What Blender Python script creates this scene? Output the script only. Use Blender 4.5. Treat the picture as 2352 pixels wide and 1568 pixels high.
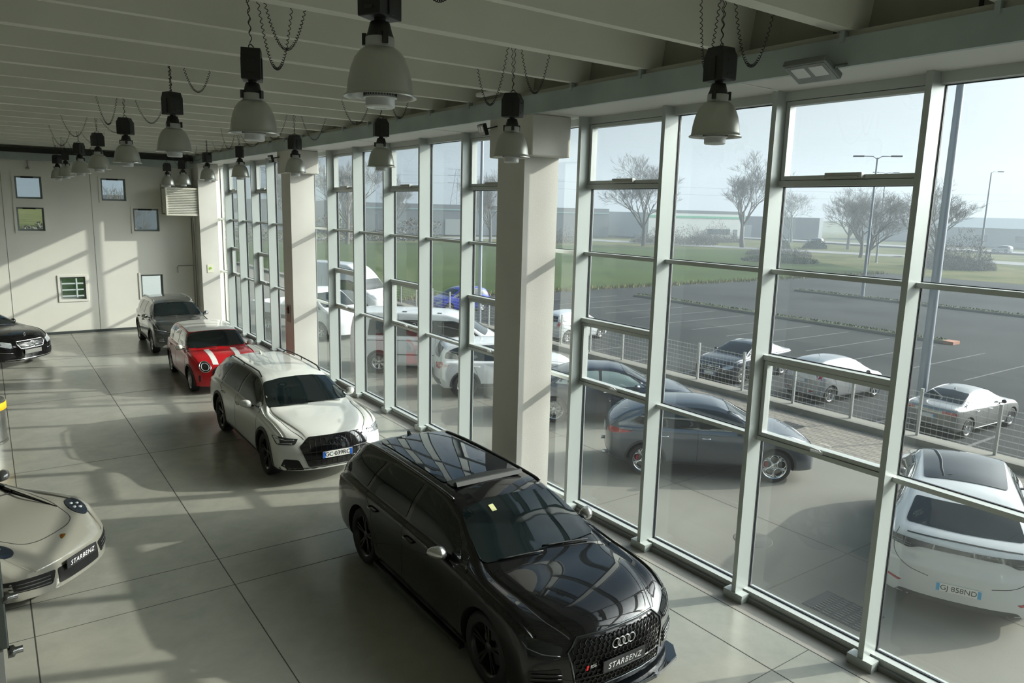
import bpy, bmesh, math, random
from mathutils import Vector, Matrix
from mathutils.bvhtree import BVHTree
from mathutils.geometry import delaunay_2d_cdt

sc = bpy.context.scene
for o in list(bpy.data.objects):
    bpy.data.objects.remove(o)
col = sc.collection
pi = math.pi

# ---------------------------------------------------------------- camera
CAM = Vector((-7.0285, -3.4541, 4.5731))
yaw, pitch, roll = 0.62164, 0.17718, 0.02584
fwd = Vector((math.sin(yaw) * math.cos(pitch), math.cos(yaw) * math.cos(pitch), -math.sin(pitch)))
rgt = Vector((math.cos(yaw), -math.sin(yaw), 0))
upv = rgt.cross(fwd)
r2 = rgt * math.cos(roll) + upv * math.sin(roll)
u2 = -rgt * math.sin(roll) + upv * math.cos(roll)
cd = bpy.data.cameras.new('camera')
cam = bpy.data.objects.new('camera', cd)
col.objects.link(cam)
M = Matrix(((r2.x, u2.x, -fwd.x, CAM.x), (r2.y, u2.y, -fwd.y, CAM.y), (r2.z, u2.z, -fwd.z, CAM.z), (0, 0, 0, 1)))
cam.matrix_world = M
cd.sensor_width = 36
cd.lens = 1687.88 / 2352 * 36
cd.clip_start = 0.05
cd.clip_end = 2000
sc.camera = cam

# ---------------------------------------------------------------- colour management
sc.view_settings.view_transform = 'Standard'
sc.view_settings.look = 'None'
sc.view_settings.exposure = 0.22
sc.view_settings.gamma = 1.0
sc.view_settings.use_curve_mapping = False
sc.cycles.use_denoising = True
sc.cycles.max_bounces = 14
sc.cycles.transparent_max_bounces = 24
sc.cycles.caustics_reflective = False
sc.cycles.caustics_refractive = False
sc.cycles.sample_clamp_indirect = 6.0

# ---------------------------------------------------------------- sun and sky
SUN = Vector((.935, -.355, .458)).normalized()
sl = bpy.data.lights.new('sun', 'SUN')
sl.energy = 4.3
sl.color = (1.0, .94, .84)
sl.angle = math.radians(0.7)
so = bpy.data.objects.new('sun', sl)
col.objects.link(so)
so.location = (30, -12, 30)
so.rotation_euler = SUN.to_track_quat('Z', 'Y').to_euler()

w = bpy.data.worlds.new('world')
sc.world = w
w.use_nodes = True
nt = w.node_tree
nt.nodes.clear()
N = nt.nodes.new
L = nt.links.new
out = N('ShaderNodeOutputWorld')
bg = N('ShaderNodeBackground')
tc = N('ShaderNodeTexCoord')
# hazy sky: pale at the horizon, a little bluer overhead, brighter towards the sun
dot = N('ShaderNodeVectorMath'); dot.operation = 'DOT_PRODUCT'
dot.inputs[1].default_value = SUN
L(tc.outputs['Generated'], dot.inputs[0])
mxx = N('ShaderNodeMath'); mxx.operation = 'MAXIMUM'; mxx.inputs[1].default_value = 0.0
L(dot.outputs['Value'], mxx.inputs[0])
pw = N('ShaderNodeMath'); pw.operation = 'POWER'; pw.inputs[1].default_value = 16.0
L(mxx.outputs[0], pw.inputs[0])
sep = N('ShaderNodeSeparateXYZ')
L(tc.outputs['Generated'], sep.inputs[0])
r_z = N('ShaderNodeValToRGB')
r_z.color_ramp.elements[0].position = 0.0
r_z.color_ramp.elements[0].color = (.31, .36, .40, 1)
r_z.color_ramp.elements[1].position = 1.0
r_z.color_ramp.elements[1].color = (.10, .20, .32, 1)
e = r_z.color_ramp.elements.new(.22); e.color = (.27, .33, .385, 1)
e = r_z.color_ramp.elements.new(.5); e.color = (.12, .23, .36, 1)
L(sep.outputs['Z'], r_z.inputs[0])
glow = N('ShaderNodeVectorMath'); glow.operation = 'SCALE'
glow.inputs[0].default_value = (21.0, 20.8, 20.2)
L(pw.outputs[0], glow.inputs['Scale'])
ad = N('ShaderNodeVectorMath'); ad.operation = 'ADD'
L(r_z.outputs[0], ad.inputs[0]); L(glow.outputs[0], ad.inputs[1])
broad = N('ShaderNodeVectorMath'); broad.operation = 'SCALE'
broad.inputs[0].default_value = (.58, .58, .56)
fz = N('ShaderNodeMapRange'); fz.inputs[1].default_value = .15; fz.inputs[2].default_value = .6; fz.inputs[3].default_value = 1.0; fz.inputs[4].default_value = .30
L(sep.outputs['Z'], fz.inputs[0])
fm = N('ShaderNodeMath'); fm.operation = 'MULTIPLY'
L(mxx.outputs[0], fm.inputs[0]); L(fz.outputs[0], fm.inputs[1])
L(fm.outputs[0], broad.inputs['Scale'])
ad2 = N('ShaderNodeVectorMath'); ad2.operation = 'ADD'
L(ad.outputs[0], ad2.inputs[0]); L(broad.outputs[0], ad2.inputs[1])
L(ad2.outputs[0], bg.inputs['Color'])
bg.inputs['Strength'].default_value = 1.0
L(bg.outputs[0], out.inputs[0])

# ---------------------------------------------------------------- helpers
def tag(o, label=None, cat=None, group=None, kind=None):
    if label: o['label'] = label
    if cat: o['category'] = cat
    if group: o['group'] = group
    if kind: o['kind'] = kind
    return o

def empty(name, loc=(0, 0, 0), rz=0, scale=1, label=None, cat=None, group=None):
    o = bpy.data.objects.new(name, None)
    col.objects.link(o)
    o.location = loc
    o.rotation_euler = (0, 0, rz)
    o.scale = (scale, scale, scale)
    o.empty_display_size = .2
    return tag(o, label, cat, group)

def copy_tree(o, parent=None):
    c = o.copy()
    col.objects.link(c)
    c.parent = parent
    for ch in list(o.children):
        copy_tree(ch, c)
    return c

MATS = {}
def mat(name, color=(.5, .5, .5), rough=.5, metal=0, coat=0, spec=.5, emis=None, noise=None, bump=None, alpha=None, trans=None, coat_rough=.03):
    if name in MATS: return MATS[name]
    m = bpy.data.materials.new(name)
    m.use_nodes = True
    n = m.node_tree.nodes; l = m.node_tree.links
    b = n['Principled BSDF']
    b.inputs['Base Color'].default_value = (*color, 1)
    b.inputs['Roughness'].default_value = rough
    b.inputs['Metallic'].default_value = metal
    b.inputs['Coat Weight'].default_value = coat
    b.inputs['Coat Roughness'].default_value = coat_rough
    b.inputs['Specular IOR Level'].default_value = spec
    if emis:
        b.inputs['Emission Color'].default_value = (*emis[0], 1)
        b.inputs['Emission Strength'].default_value = emis[1]
    if trans: b.inputs['Transmission Weight'].default_value = trans
    if noise or bump:
        t = n.new('ShaderNodeTexCoord')
    if noise:   # (scale, second colour, detail, lo, hi, stretch)
        sc_, c2, det, lo, hi = noise[:5]
        mp = n.new('ShaderNodeMapping')
        mp.inputs['Scale'].default_value = noise[5] if len(noise) > 5 else (1, 1, 1)
        l.new(t.outputs['Object'], mp.inputs[0])
        nz = n.new('ShaderNodeTexNoise')
        nz.inputs['Scale'].default_value = sc_
        nz.inputs['Detail'].default_value = det
        l.new(mp.outputs[0], nz.inputs[0])
        r = n.new('ShaderNodeValToRGB')
        r.color_ramp.elements[0].position = lo
        r.color_ramp.elements[1].position = hi
        r.color_ramp.elements[0].color = (*color, 1)
        r.color_ramp.elements[1].color = (*c2, 1)
        l.new(nz.outputs['Fac'], r.inputs[0])
        l.new(r.outputs[0], b.inputs['Base Color'])
    if bump:
        nz = n.new('ShaderNodeTexNoise')
        nz.inputs['Scale'].default_value = bump[0]
        nz.inputs['Detail'].default_value = 4
        l.new(t.outputs['Object'], nz.inputs[0])
        bp = n.new('ShaderNodeBump')
        bp.inputs['Strength'].default_value = bump[1]
        bp.inputs['Distance'].default_value = .01
        l.new(nz.outputs['Fac'], bp.inputs['Height'])
        l.new(bp.outputs[0], b.inputs['Normal'])
    MATS[name] = m
    return m

def glass_mat(name, tint=(.93, .96, .95), gloss=1.0, dirt=.03, ior=1.5, dcol=(.8, .85, .85), rough=0.0):
    """thin pane: tinted see-through + mirror reflection by Fresnel + a film of dust"""
    if name in MATS: return MATS[name]
    m = bpy.data.materials.new(name)
    m.use_nodes = True
    n = m.node_tree.nodes; l = m.node_tree.links
    n.clear()
    o = n.new('ShaderNodeOutputMaterial')
    tr = n.new('ShaderNodeBsdfTransparent'); tr.inputs[0].default_value = (*tint, 1)
    gl = n.new('ShaderNodeBsdfGlossy'); gl.inputs['Roughness'].default_value = rough
    ge = n.new('ShaderNodeNewGeometry')
    dp = n.new('ShaderNodeVectorMath'); dp.operation = 'DOT_PRODUCT'
    l.new(ge.outputs['Normal'], dp.inputs[0]); l.new(ge.outputs['Incoming'], dp.inputs[1])
    def mth(op, a, b=None):
        q = n.new('ShaderNodeMath'); q.operation = op
        if isinstance(a, (int, float)): q.inputs[0].default_value = a
        else: l.new(a, q.inputs[0])
        if b is not None: q.inputs[1].default_value = b
        return q.outputs[0]
    f5 = mth('POWER', mth('SUBTRACT', 1.0, None), 5.0)
    l.new(mth('ABSOLUTE', dp.outputs['Value']), [q for q in n if q.type == 'MATH' and q.operation == 'SUBTRACT'][0].inputs[1])
    mu = n.new('ShaderNodeMath'); mu.operation = 'MULTIPLY_ADD'; mu.inputs[1].default_value = .93 * gloss; mu.inputs[2].default_value = .045 * gloss; mu.use_clamp = True
    l.new(f5, mu.inputs[0])
    m1 = n.new('ShaderNodeMixShader')
    l.new(mu.outputs[0], m1.inputs[0]); l.new(tr.outputs[0], m1.inputs[1]); l.new(gl.outputs[0], m1.inputs[2])
    tl = n.new('ShaderNodeBsdfTranslucent'); tl.inputs[0].default_value = (*dcol, 1)
    df = n.new('ShaderNodeBsdfDiffuse'); df.inputs[0].default_value = (*dcol, 1)
    m3 = n.new('ShaderNodeMixShader'); m3.inputs[0].default_value = .5
    l.new(tl.outputs[0], m3.inputs[1]); l.new(df.outputs[0], m3.inputs[2])
    m2 = n.new('ShaderNodeMixShader'); m2.inputs[0].default_value = dirt
    l.new(m1.outputs[0], m2.inputs[1]); l.new(m3.outputs[0], m2.inputs[2])
    l.new(m2.outputs[0], o.inputs[0])
    MATS[name] = m
    return m

class MB:
    """collects shapes, builds ONE mesh object"""
    def __init__(s): s.v = []; s.f = []; s.mi = []; s.sm = []
    def add(s, vs, fs, mi=0, smooth=False):
        b = len(s.v)
        s.v += [tuple(v) for v in vs]
        for f in fs:
            s.f.append(tuple(b + i for i in f)); s.mi.append(mi); s.sm.append(smooth)
        return s
    def box(s, x0, x1, y0, y1, z0, z1, mi=0):
        vs = [(x, y, z) for z in (z0, z1) for y in (y0, y1) for x in (x0, x1)]
        return s.add(vs, [(0, 2, 3, 1), (4, 5, 7, 6), (0, 1, 5, 4), (2, 6, 7, 3), (0, 4, 6, 2), (1, 3, 7, 5)], mi)
    def obox(s, c, ax, ay, az, mi=0):
        c = Vector(c); ax = Vector(ax); ay = Vector(ay); az = Vector(az)
        vs = [c + i * ax + j * ay + k * az for k in (-1, 1) for j in (-1, 1) for i in (-1, 1)]
        return s.add(vs, [(0, 2, 3, 1), (4, 5, 7, 6), (0, 1, 5, 4), (2, 6, 7, 3), (0, 4, 6, 2), (1, 3, 7, 5)], mi)
    def beam(s, a, b, w, h, mi=0, up=(0, 0, 1)):
        a = Vector(a); b = Vector(b); d = (b - a); ln = d.length; d.normalize()
        up = Vector(up)
        sd = d.cross(up)
        if sd.length < 1e-4: sd = d.cross(Vector((1, 0, 0)))
        sd.normalize(); u = sd.cross(d)
        return s.obox((a + b) / 2, d * ln / 2, sd * w / 2, u * h / 2, mi)
    def prism(s, poly, axis, a, b, mi=0):
        """poly of 2D points; axis 0,1,2 is the extrusion axis"""
        n = len(poly)
        def P(p, t):
            if axis == 0: return (t, p[0], p[1])
            if axis == 1: return (p[0], t, p[1])
            return (p[0], p[1], t)
        vs = [P(p, a) for p in poly] + [P(p, b) for p in poly]
        fs = [tuple(range(n))[::-1], tuple(range(n, 2 * n))] + [(i, (i + 1) % n, n + (i + 1) % n, n + i) for i in range(n)]
        return s.add(vs, fs, mi)
    def tube(s, pts, r, n=8, mi=0, closed=False, caps=True):
        pts = [Vector(p) for p in pts]
        m = len(pts)
        if m < 2: return s
        vs = []; 
        prev = None
        for i, p in enumerate(pts):
            if closed: d = pts[(i + 1) % m] - pts[i - 1]
            elif i == 0: d = pts[1] - pts[0]
            elif i == m - 1: d = pts[-1] - pts[-2]
            else: d = pts[i + 1] - pts[i - 1]
            if d.length < 1e-9: d = Vector((0, 0, 1))
            d.normalize()
            if prev is None:
                a = d.cross(Vector((0, 0, 1)))
                if a.length < .05: a = d.cross(Vector((1, 0, 0)))
            else:
                a = prev - d * prev.dot(d)
                if a.length < 1e-5: a = d.cross(Vector((1, 0, 0)))
            a.normalize(); prev = a
            b = d.cross(a)
            rr = r[i] if isinstance(r, (list, tuple)) else r
            for k in range(n):
                t = 2 * pi * k / n
                vs.append(p + (a * math.cos(t) + b * math.sin(t)) * rr)
        fs = []
        for i in range(m if closed else m - 1):
            j = (i + 1) % m
            for k in range(n):
                fs.append((i * n + k, i * n + (k + 1) % n, j * n + (k + 1) % n, j * n + k))
        if caps and not closed:
            fs.append(tuple(range(n))[::-1]); fs.append(tuple((m - 1) * n + k for k in range(n)))
        return s.add(vs, fs, mi, True)
    def lathe(s, prof, n=24, mi=0, axis='z', c=(0, 0, 0), smooth=True, closed=False):
        """prof: (r, h) pairs revolved about an axis through c"""
        vs = []
        for r, h in prof:
            for k in range(n):
                t = 2 * pi * k / n
                a, b = r * math.cos(t), r * math.sin(t)
                if axis == 'z': p = (c[0] + a, c[1] + b, c[2] + h)
                elif axis == 'y': p = (c[0] + a, c[1] + h, c[2] + b)
                else: p = (c[0] + h, c[1] + a, c[2] + b)
                vs.append(p)
        m = len(prof); fs = []
        for i in range(m if closed else m - 1):
            j = (i + 1) % m
            for k in range(n):
                fs.append((i * n + k, i * n + (k + 1) % n, j * n + (k + 1) % n, j * n + k))
        return s.add(vs, fs, mi, smooth)
    def build(s, name, mats, parent=None, bevel=0, sharp=None, fixn=True):
        me = bpy.data.meshes.new(name)
        me.from_pydata(s.v, [], s.f)
        if not isinstance(mats, (list, tuple)): mats = [mats]
        for m in mats: me.materials.append(m)
        me.polygons.foreach_set('material_index', s.mi)
        me.polygons.foreach_set('use_smooth', s.sm)
        me.update()
        if fixn or bevel:
            bm = bmesh.new(); bm.from_mesh(me)
            if bevel:
                bmesh.ops.bevel(bm, geom=bm.edges[:] , offset=bevel, segments=2, affect='EDGES', profile=.5)
            if fixn: bmesh.ops.recalc_face_normals(bm, faces=bm.faces[:])
            bm.to_mesh(me); bm.free()
        if sharp: me.set_sharp_from_angle(angle=math.radians(sharp))
        o = bpy.data.objects.new(name, me)
        col.objects.link(o)
        if parent: o.parent = parent
        return o

def text_mesh(txt, size, depth, m, name, parent, M, shear=0, space=1.0, bold=0):
    cu = bpy.data.curves.new(name, 'FONT')
    cu.body = txt; cu.size = size; cu.extrude = depth; cu.align_x = 'CENTER'; cu.align_y = 'CENTER'
    cu.shear = shear; cu.space_character = space; cu.offset = bold
    t = bpy.data.objects.new(name + '_src', cu)
    col.objects.link(t)
    dg = bpy.context.evaluated_depsgraph_get()
    me = bpy.data.meshes.new_from_object(t.evaluated_get(dg))
    bpy.data.objects.remove(t)
    me.materials.clear(); me.materials.append(m)
    me.transform(M)
    o = bpy.data.objects.new(name, me)
    col.objects.link(o)
    o.parent = parent
    return o
# ---------------------------------------------------------------- materials
m_alu = mat('aluminium_silver', (.45, .49, .47), .38, .12)
m_alu_in = mat('aluminium_transom', (.52, .55, .53), .38, .15)
m_gask = mat('black_gasket', (.012, .012, .02), .5)
m_conc_w = mat('white_painted_concrete', (.64, .63, .58), .75, noise=(1.2, (.59, .58, .54), 6, .35, .7), bump=(60, .15))
m_ceil = mat('ceiling_concrete', (.66, .67, .59), .85, noise=(.8, (.60, .61, .54), 5, .35, .7))
m_rib = mat('ceiling_rib_concrete', (.76, .77, .69), .85, noise=(1.1, (.70, .71, .64), 5, .35, .7))
m_steel = mat('galvanised_steel_beam', (.44, .51, .49), .45, .15, noise=(1.6, (.34, .40, .39), 6, .3, .7))
m_wallw = mat('back_wall_paint', (.77, .76, .69), .7, noise=(.9, (.73, .72, .66), 4, .4, .7))
m_dark = mat('dark_base_strip', (.05, .06, .06), .6)
m_black = mat('black_plastic', (.012, .013, .012), .45)
m_blackg = mat('black_gloss', (.006, .006, .007), .08, coat=1)
m_chrome = mat('chrome', (.75, .76, .77), .12, 1)
m_silverpl = mat('silver_satin', (.5, .52, .52), .3, .8)
m_white = mat('white_plastic', (.7, .7, .68), .4)
m_glass = glass_mat('facade_glass', (.95, .98, .972), 1.1, .007)
m_glass2 = glass_mat('small_window_glass', (.88, .93, .93), 1.0, .05)

def floor_mat():
    m = bpy.data.materials.new('polished_concrete_floor'); m.use_nodes = True
    n = m.node_tree.nodes; l = m.node_tree.links; b = n['Principled BSDF']
    t = n.new('ShaderNodeTexCoord')
    n1 = n.new('ShaderNodeTexNoise'); n1.inputs['Scale'].default_value = .35; n1.inputs['Detail'].default_value = 8; n1.inputs['Roughness'].default_value = .6; n1.inputs['Distortion'].default_value = .5
    l.new(t.outputs['Object'], n1.inputs[0])
    r1 = n.new('ShaderNodeValToRGB')
    r1.color_ramp.elements[0].position = .32; r1.color_ramp.elements[0].color = (.27, .28, .25, 1)
    r1.color_ramp.elements[1].position = .70; r1.color_ramp.elements[1].color = (.35, .34, .295, 1)
    l.new(n1.outputs['Fac'], r1.inputs[0])
    n2 = n.new('ShaderNodeTexNoise'); n2.inputs['Scale'].default_value = 2.2; n2.inputs['Detail'].default_value = 9; n2.inputs['Roughness'].default_value = .7; n2.inputs['Distortion'].default_value = .25
    l.new(t.outputs['Object'], n2.inputs[0])
    r2_ = n.new('ShaderNodeValToRGB')
    r2_.color_ramp.elements[0].position = .3; r2_.color_ramp.elements[0].color = (.86, .87, .86, 1)
    r2_.color_ramp.elements[1].position = .7; r2_.color_ramp.elements[1].color = (1.06, 1.05, 1.02, 1)
    l.new(n2.outputs['Fac'], r2_.inputs[0])
    mm = n.new('ShaderNodeMix'); mm.data_type = 'RGBA'; mm.blend_type = 'MULTIPLY'; mm.inputs[0].default_value = 1
    l.new(r1.outputs[0], mm.inputs[6]); l.new(r2_.outputs[0], mm.inputs[7])
    l.new(mm.outputs[2], b.inputs['Base Color'])
    rr = n.new('ShaderNodeMapRange'); rr.inputs[1].default_value = .3; rr.inputs[2].default_value = .7; rr.inputs[3].default_value = .17; rr.inputs[4].default_value = .27
    l.new(n2.outputs['Fac'], rr.inputs[0]); l.new(rr.outputs[0], b.inputs['Roughness'])
    b.inputs['Specular IOR Level'].default_value = .55
    return m
m_floor = floor_mat()
m_joint = mat('floor_joint', (.05, .05, .045), .7)
m_band = mat('floor_edge_band', (.33, .31, .28), .45, noise=(2, (.29, .28, .25), 5, .3, .7))
# ---------------------------------------------------------------- room shell
YB = 25.6; XL = -17.0; YF = -11.2; ZC = 6.72
def struct(o): o['kind'] = 'structure'; return o
struct(MB().box(XL, -.16, YF, YB, -.25, 0).build('floor', m_floor))
struct(MB().box(-.16, .32, YF, YB, -.25, -.002).build('trim_1', m_band))
# saw cuts in the floor slab
j = MB()
for x in (-.81, -4.89, -6.94, -11.0, -15.0):
    j.box(x - .005, x + .005, YF, YB, .0005, .002)
for y in (.5, 5.19, 5.97, 10.9, 15.9, 21, -4.3, -9.2):
    j.box(XL if y not in (.5,) else -4.89, -.17, y - .004, y + .004, .0005, .002)
j.box(-.168, -.158, YF, YB, .0005, .002)
struct(j.build('trim_2', m_joint))
# back wall with six openings
WIN = [(-6.11, -5.37, 4.53, 5.25), (-6.13, -5.37, 3.49, 4.25), (-3.66, -2.90, 4.53, 5.28), (-2.72, -1.89, 3.49, 4.28), (-5.08, -4.33, 1.17, 1.94), (-2.60, -1.88, 1.15, 1.95)]
def wall_with_holes(name, x0, x1, z0, z1, y0, y1, holes, m):
    xs = sorted({x0, x1} | {h[0] for h in holes} | {h[1] for h in holes})
    zs = sorted({z0, z1} | {h[2] for h in holes} | {h[3] for h in holes})
    nx, nz = len(xs), len(zs)
    solid = [[not any(h[0] <= (xs[i] + xs[i + 1]) / 2 <= h[1] and h[2] <= (zs[k] + zs[k + 1]) / 2 <= h[3] for h in holes) for k in range(nz - 1)] for i in range(nx - 1)]
    vs = [(x, y, z) for y in (y0, y1) for x in xs for z in zs]
    def id_(s, i, k): return s * nx * nz + i * nz + k
    fs = []
    for i in range(nx - 1):
        for k in range(nz - 1):
            if not solid[i][k]: continue
            for s in (0, 1):
                fs.append((id_(s, i, k), id_(s, i + 1, k), id_(s, i + 1, k + 1), id_(s, i, k + 1)))
            for (di, dk, a, b) in ((-1, 0, (i, k), (i, k + 1)), (1, 0, (i + 1, k), (i + 1, k + 1)), (0, -1, (i, k), (i + 1, k)), (0, 1, (i, k + 1), (i + 1, k + 1))):
                ii, kk = i + di, k + dk
                if 0 <= ii < nx - 1 and 0 <= kk < nz - 1 and solid[ii][kk]: continue
                fs.append((id_(0, *a), id_(0, *b), id_(1, *b), id_(1, *a)))
    mb = MB().add(vs, fs)
    return mb.build(name, m)
struct(wall_with_holes('wall_back', XL, .35, -.25, 6.9, YB, YB + .25, WIN, m_wallw))
struct(MB().box(XL - .25, XL, YF - .25, YB + .25, -.25, 6.9).build('wall_left', m_wallw))
struct(MB().box(XL, .35, YF - .25, YF, -.25, 6.9).build('wall_front', m_wallw))
struct(MB().box(XL, -.75, YB - .025, YB, 0, .09).build('baseboard_back', m_dark))
# panel joints of the back wall
j = MB()
for x in (-3.97, -6.47, -8.9, -11.3): j.box(x - .006, x + .006, YB - .004, YB, .09, 5.75)
struct(j.build('trim_3', mat('wall_panel_joint', (.25, .24, .22), .8)))
# ceiling: slab, precast ribs, edge wall between the ribs
struct(MB().box(XL, .35, YF, YB + .25, ZC, ZC + .2).build('ceiling', m_ceil))
k = 0
y = .47 - 1.24 * 9
ribs = MB()
rib_y = []
while y < YB - .3:
    wb = .075 if k % 2 else .045
    ribs.prism([(y - wb - .07, ZC + .01), (y - wb, 6.2), (y + wb, 6.2), (y + wb + .07, ZC + .01)], 0, XL, -.42)
    rib_y.append(y); y += 1.24; k += 1
struct(ribs.build('ceiling_ribs', m_rib))
edge = MB().box(-.46, .35, YF, YB, 6.2, ZC)
struct(edge.build('wall_right_top', mat('edge_panel_concrete', (.34, .33, .27), .85, noise=(1.5, (.27, .26, .21), 6, .3, .7))))
j = MB()
for y in rib_y:
    j.box(-.475, -.455, y + .22, y + .25, 6.2, ZC)
struct(j.build('trim_4', m_black))
struct(MB().box(-.66, .35, YF, YB, 6.13, 6.2).build('trim_5', mat('ledge_concrete', (.50, .49, .42), .8)))
# galvanised edge beam, white soffit behind it
bb = MB().box(-.72, -.66, YF, YB, 5.89, 6.14)
struct(bb.build('edge_beam', m_steel))
struct(MB().box(-.66, .40, YF, YB, 5.90, 6.13).build('ceiling_soffit', mat('soffit_white', (.62, .62, .59), .6)))
j = MB()
for y in [-8 + 3.2 * i for i in range(11)]:
    j.box(-.70, .0, y - .012, y + .012, 5.893, 5.899)
struct(j.build('trim_6', mat('soffit_joint', (.75, .75, .72), .6)))
struct(MB().box(XL, -.72, YB - .3, YB - .05, 5.75, 5.98).build('back_beam', m_steel))
struct(MB().box(XL, -.4, YB - .36, YB, 5.98, 6.12).build('trim_7', m_black))
# straps that hold the beam, one under each second rib
st = MB()
for y in rib_y:
    st.box(-.735, -.655, y - .02, y + .02, 6.10, 6.22)
struct(st.build('beam_straps', m_steel))

# ---------------------------------------------------------------- columns
for i, y0 in enumerate((-4.7, 5.2, 15.1, 24.85)):
    y1 = y0 + .67
    c = MB().box(-.69, -.07, y0, y1, 0, 5.9)
    o = struct(c.build('column_%d' % (i + 1), m_conc_w))
    c = MB().box(-.72, -.02, y0 - .2, min(y1 + .2, YB - .02), 5.33, 5.9)
    h = c.build('capital', m_conc_w, o, bevel=.02)
# ---------------------------------------------------------------- curtain wall
MW = .06
ks = list(range(-7, 17))
lev = {2.0: 'a', 2.95: 'b', 3.94: 'c', 4.9: 'd'}
GX = .27
def transom(mb, y0, y1, z, h=.055):
    mb.box(.15, GX + .03, y0, y1, z, z + h, 0)
for k in ks:
    y = 1.6 * k
    if y > YB - .3: continue
    mb = MB().box(0, .235, y, y + MW, .1, 5.9, 0)
    mb.box(.235, .248, y + .008, y + MW - .008, .1, 5.9, 1)
    mb.box(.248, .30, y, y + MW, .1, 5.9, 0)
    o = struct(mb.build('mullion_%d' % (k + 8), [m_alu, m_gask]))
    MB().box(-.012, .125, y - .105, y + .165, .0, .1).build('foot_plate', m_alu, o)
nwin = 0
for k in ks[:-1]:
    y0 = 1.6 * k + MW; y1 = 1.6 * (k + 1)
    if y1 > YB: y1 = YB
    if y0 > YB - .3: continue
    nwin += 1
    opens = (k % 2 == 0)
    fr = MB()
    # sill and head
    fr.box(.15, GX + .06, y0, y1, .05, .115, 0)
    fr.box(.25, .262, y0, y1, .1152, .125, 1)
    fr.box(.15, GX + .03, y0, y1, 5.80, 5.9, 0)
    zs = [2.0, 3.94] + ([2.95, 4.9] if opens else [])
    for z in zs: transom(fr, y0, y1, z, .05 if z in (2.0, 3.94) else .06)
    # thin dark glazing gaskets all round
    lv = [.115] + sorted(z for z in zs) + [5.80]
    for a, b in zip(lv[:-1], lv[1:]):
        a2 = a if a == .115 else a + (.05 if a in (2.0, 3.94) else .06)
        fr.box(GX - .012, GX + .012, y0, y0 + .008, a2, b, 1)
        fr.box(GX - .012, GX + .012, y1 - .008, y1, a2, b, 1)
        fr.box(GX - .012, GX + .012, y0 + .008, y1 - .008, a2, a2 + .008, 1)
        fr.box(GX - .012, GX + .012, y0 + .008, y1 - .008, b - .008, b, 1)
    win = struct(fr.build('window_%d' % nwin, [m_alu_in, m_gask]))
    for a, b in zip(lv[:-1], lv[1:]):
        a2 = a if a == .115 else a + (.05 if a in (2.0, 3.94) else .06)
        sash = opens and (abs(a - 2.0) < .01 or abs(a - 4.9) < .01)
        if sash:
            s = MB()
            t = .045
            x0, x1 = .16, .26
            s.box(x0, x1, y0 + .012, y0 + .012 + t, a2 + .006, b - .006)
            s.box(x0, x1, y1 - .012 - t, y1 - .012, a2 + .006, b - .006)
            s.box(x0, x1, y0 + .012 + t, y1 - .012 - t, a2 + .006, a2 + .006 + t)
            s.box(x0, x1, y0 + .012 + t, y1 - .012 - t, b - .006 - t, b - .006)
            so_ = s.build('sash', m_alu_in, win)
            MB().box(.225, .229, y0 + .05, y1 - .05, a2 + .04, b - .04).build('pane', m_glass, so_)
            yc = (y0 + y1) / 2
            if a < 3:
                h = MB().box(.13, .16, yc - .07, yc + .07, a2 + .01, a2 + .035)
                h.tube([(.14, yc - .05, a2 + .03), (.11, yc - .045, a2 + .055), (.10, yc + .03, a2 + .065), (.115, yc + .08, a2 + .06)], .009, 8)
                h.build('handle', mat('handle_white', (.75, .77, .76), .3), so_)
            else:
                h = MB().box(.10, .16, yc - .2, yc + .2, a2 + .012, a2 + .07)
                h.box(.085, .1, yc - .17, yc + .17, a2 + .022, a2 + .035)
                h.build('opener', mat('opener_grey', (.45, .46, .43), .4, .3), so_, bevel=.004)
        else:
            MB().box(GX - .003, GX + .003, y0 + .005, y1 - .005, a2 + .003, b - .003).build('pane', m_glass, win)
# wall strip below the glass and outer fascia above it
struct(MB().box(.10, .36, YF, YB, -.9, .05).build('wall_right', mat('plinth', (.2, .2, .19), .7)))
struct(MB().box(.40, .50, YF, YB, 5.85, 6.95).build('trim_8', m_steel))
# ---------------------------------------------------------------- small windows of the back wall
for i, (x0, x1, z0, z1) in enumerate(WIN):
    f = MB(); t = .055
    a, b = YB - .02, YB + .0
    # raised surround
    for (p, q, r, s) in ((x0 - .07, x0, z0 - .07, z1 + .07), (x1, x1 + .07, z0 - .07, z1 + .07), (x0, x1, z0 - .07, z0), (x0, x1, z1, z1 + .07)):
        f.box(p, q, a, b, r, s, 0)
    a, b = YB + .10, YB + .16
    f.box(x0, x0 + t, a, b, z0, z1, 1); f.box(x1 - t, x1, a, b, z0, z1, 1)
    f.box(x0 + t, x1 - t, a, b, z0, z0 + t, 1); f.box(x0 + t, x1 - t, a, b, z1 - t, z1, 1)
    wo = struct(f.build('window_%d' % (40 + i), [m_wallw, mat('grey_frame', (.25, .27, .27), .4, .3)]))
    MB().box(x0 + t, x1 - t, YB + .125, YB + .130, z0 + t, z1 - t).build('pane', m_glass2, wo)
    if z0 > 3:
        MB().box(x0 + .18, x1 - .22, YB + .06, YB + .10, z1 - .06, z1 - .01).build('opener', m_black, wo)
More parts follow.
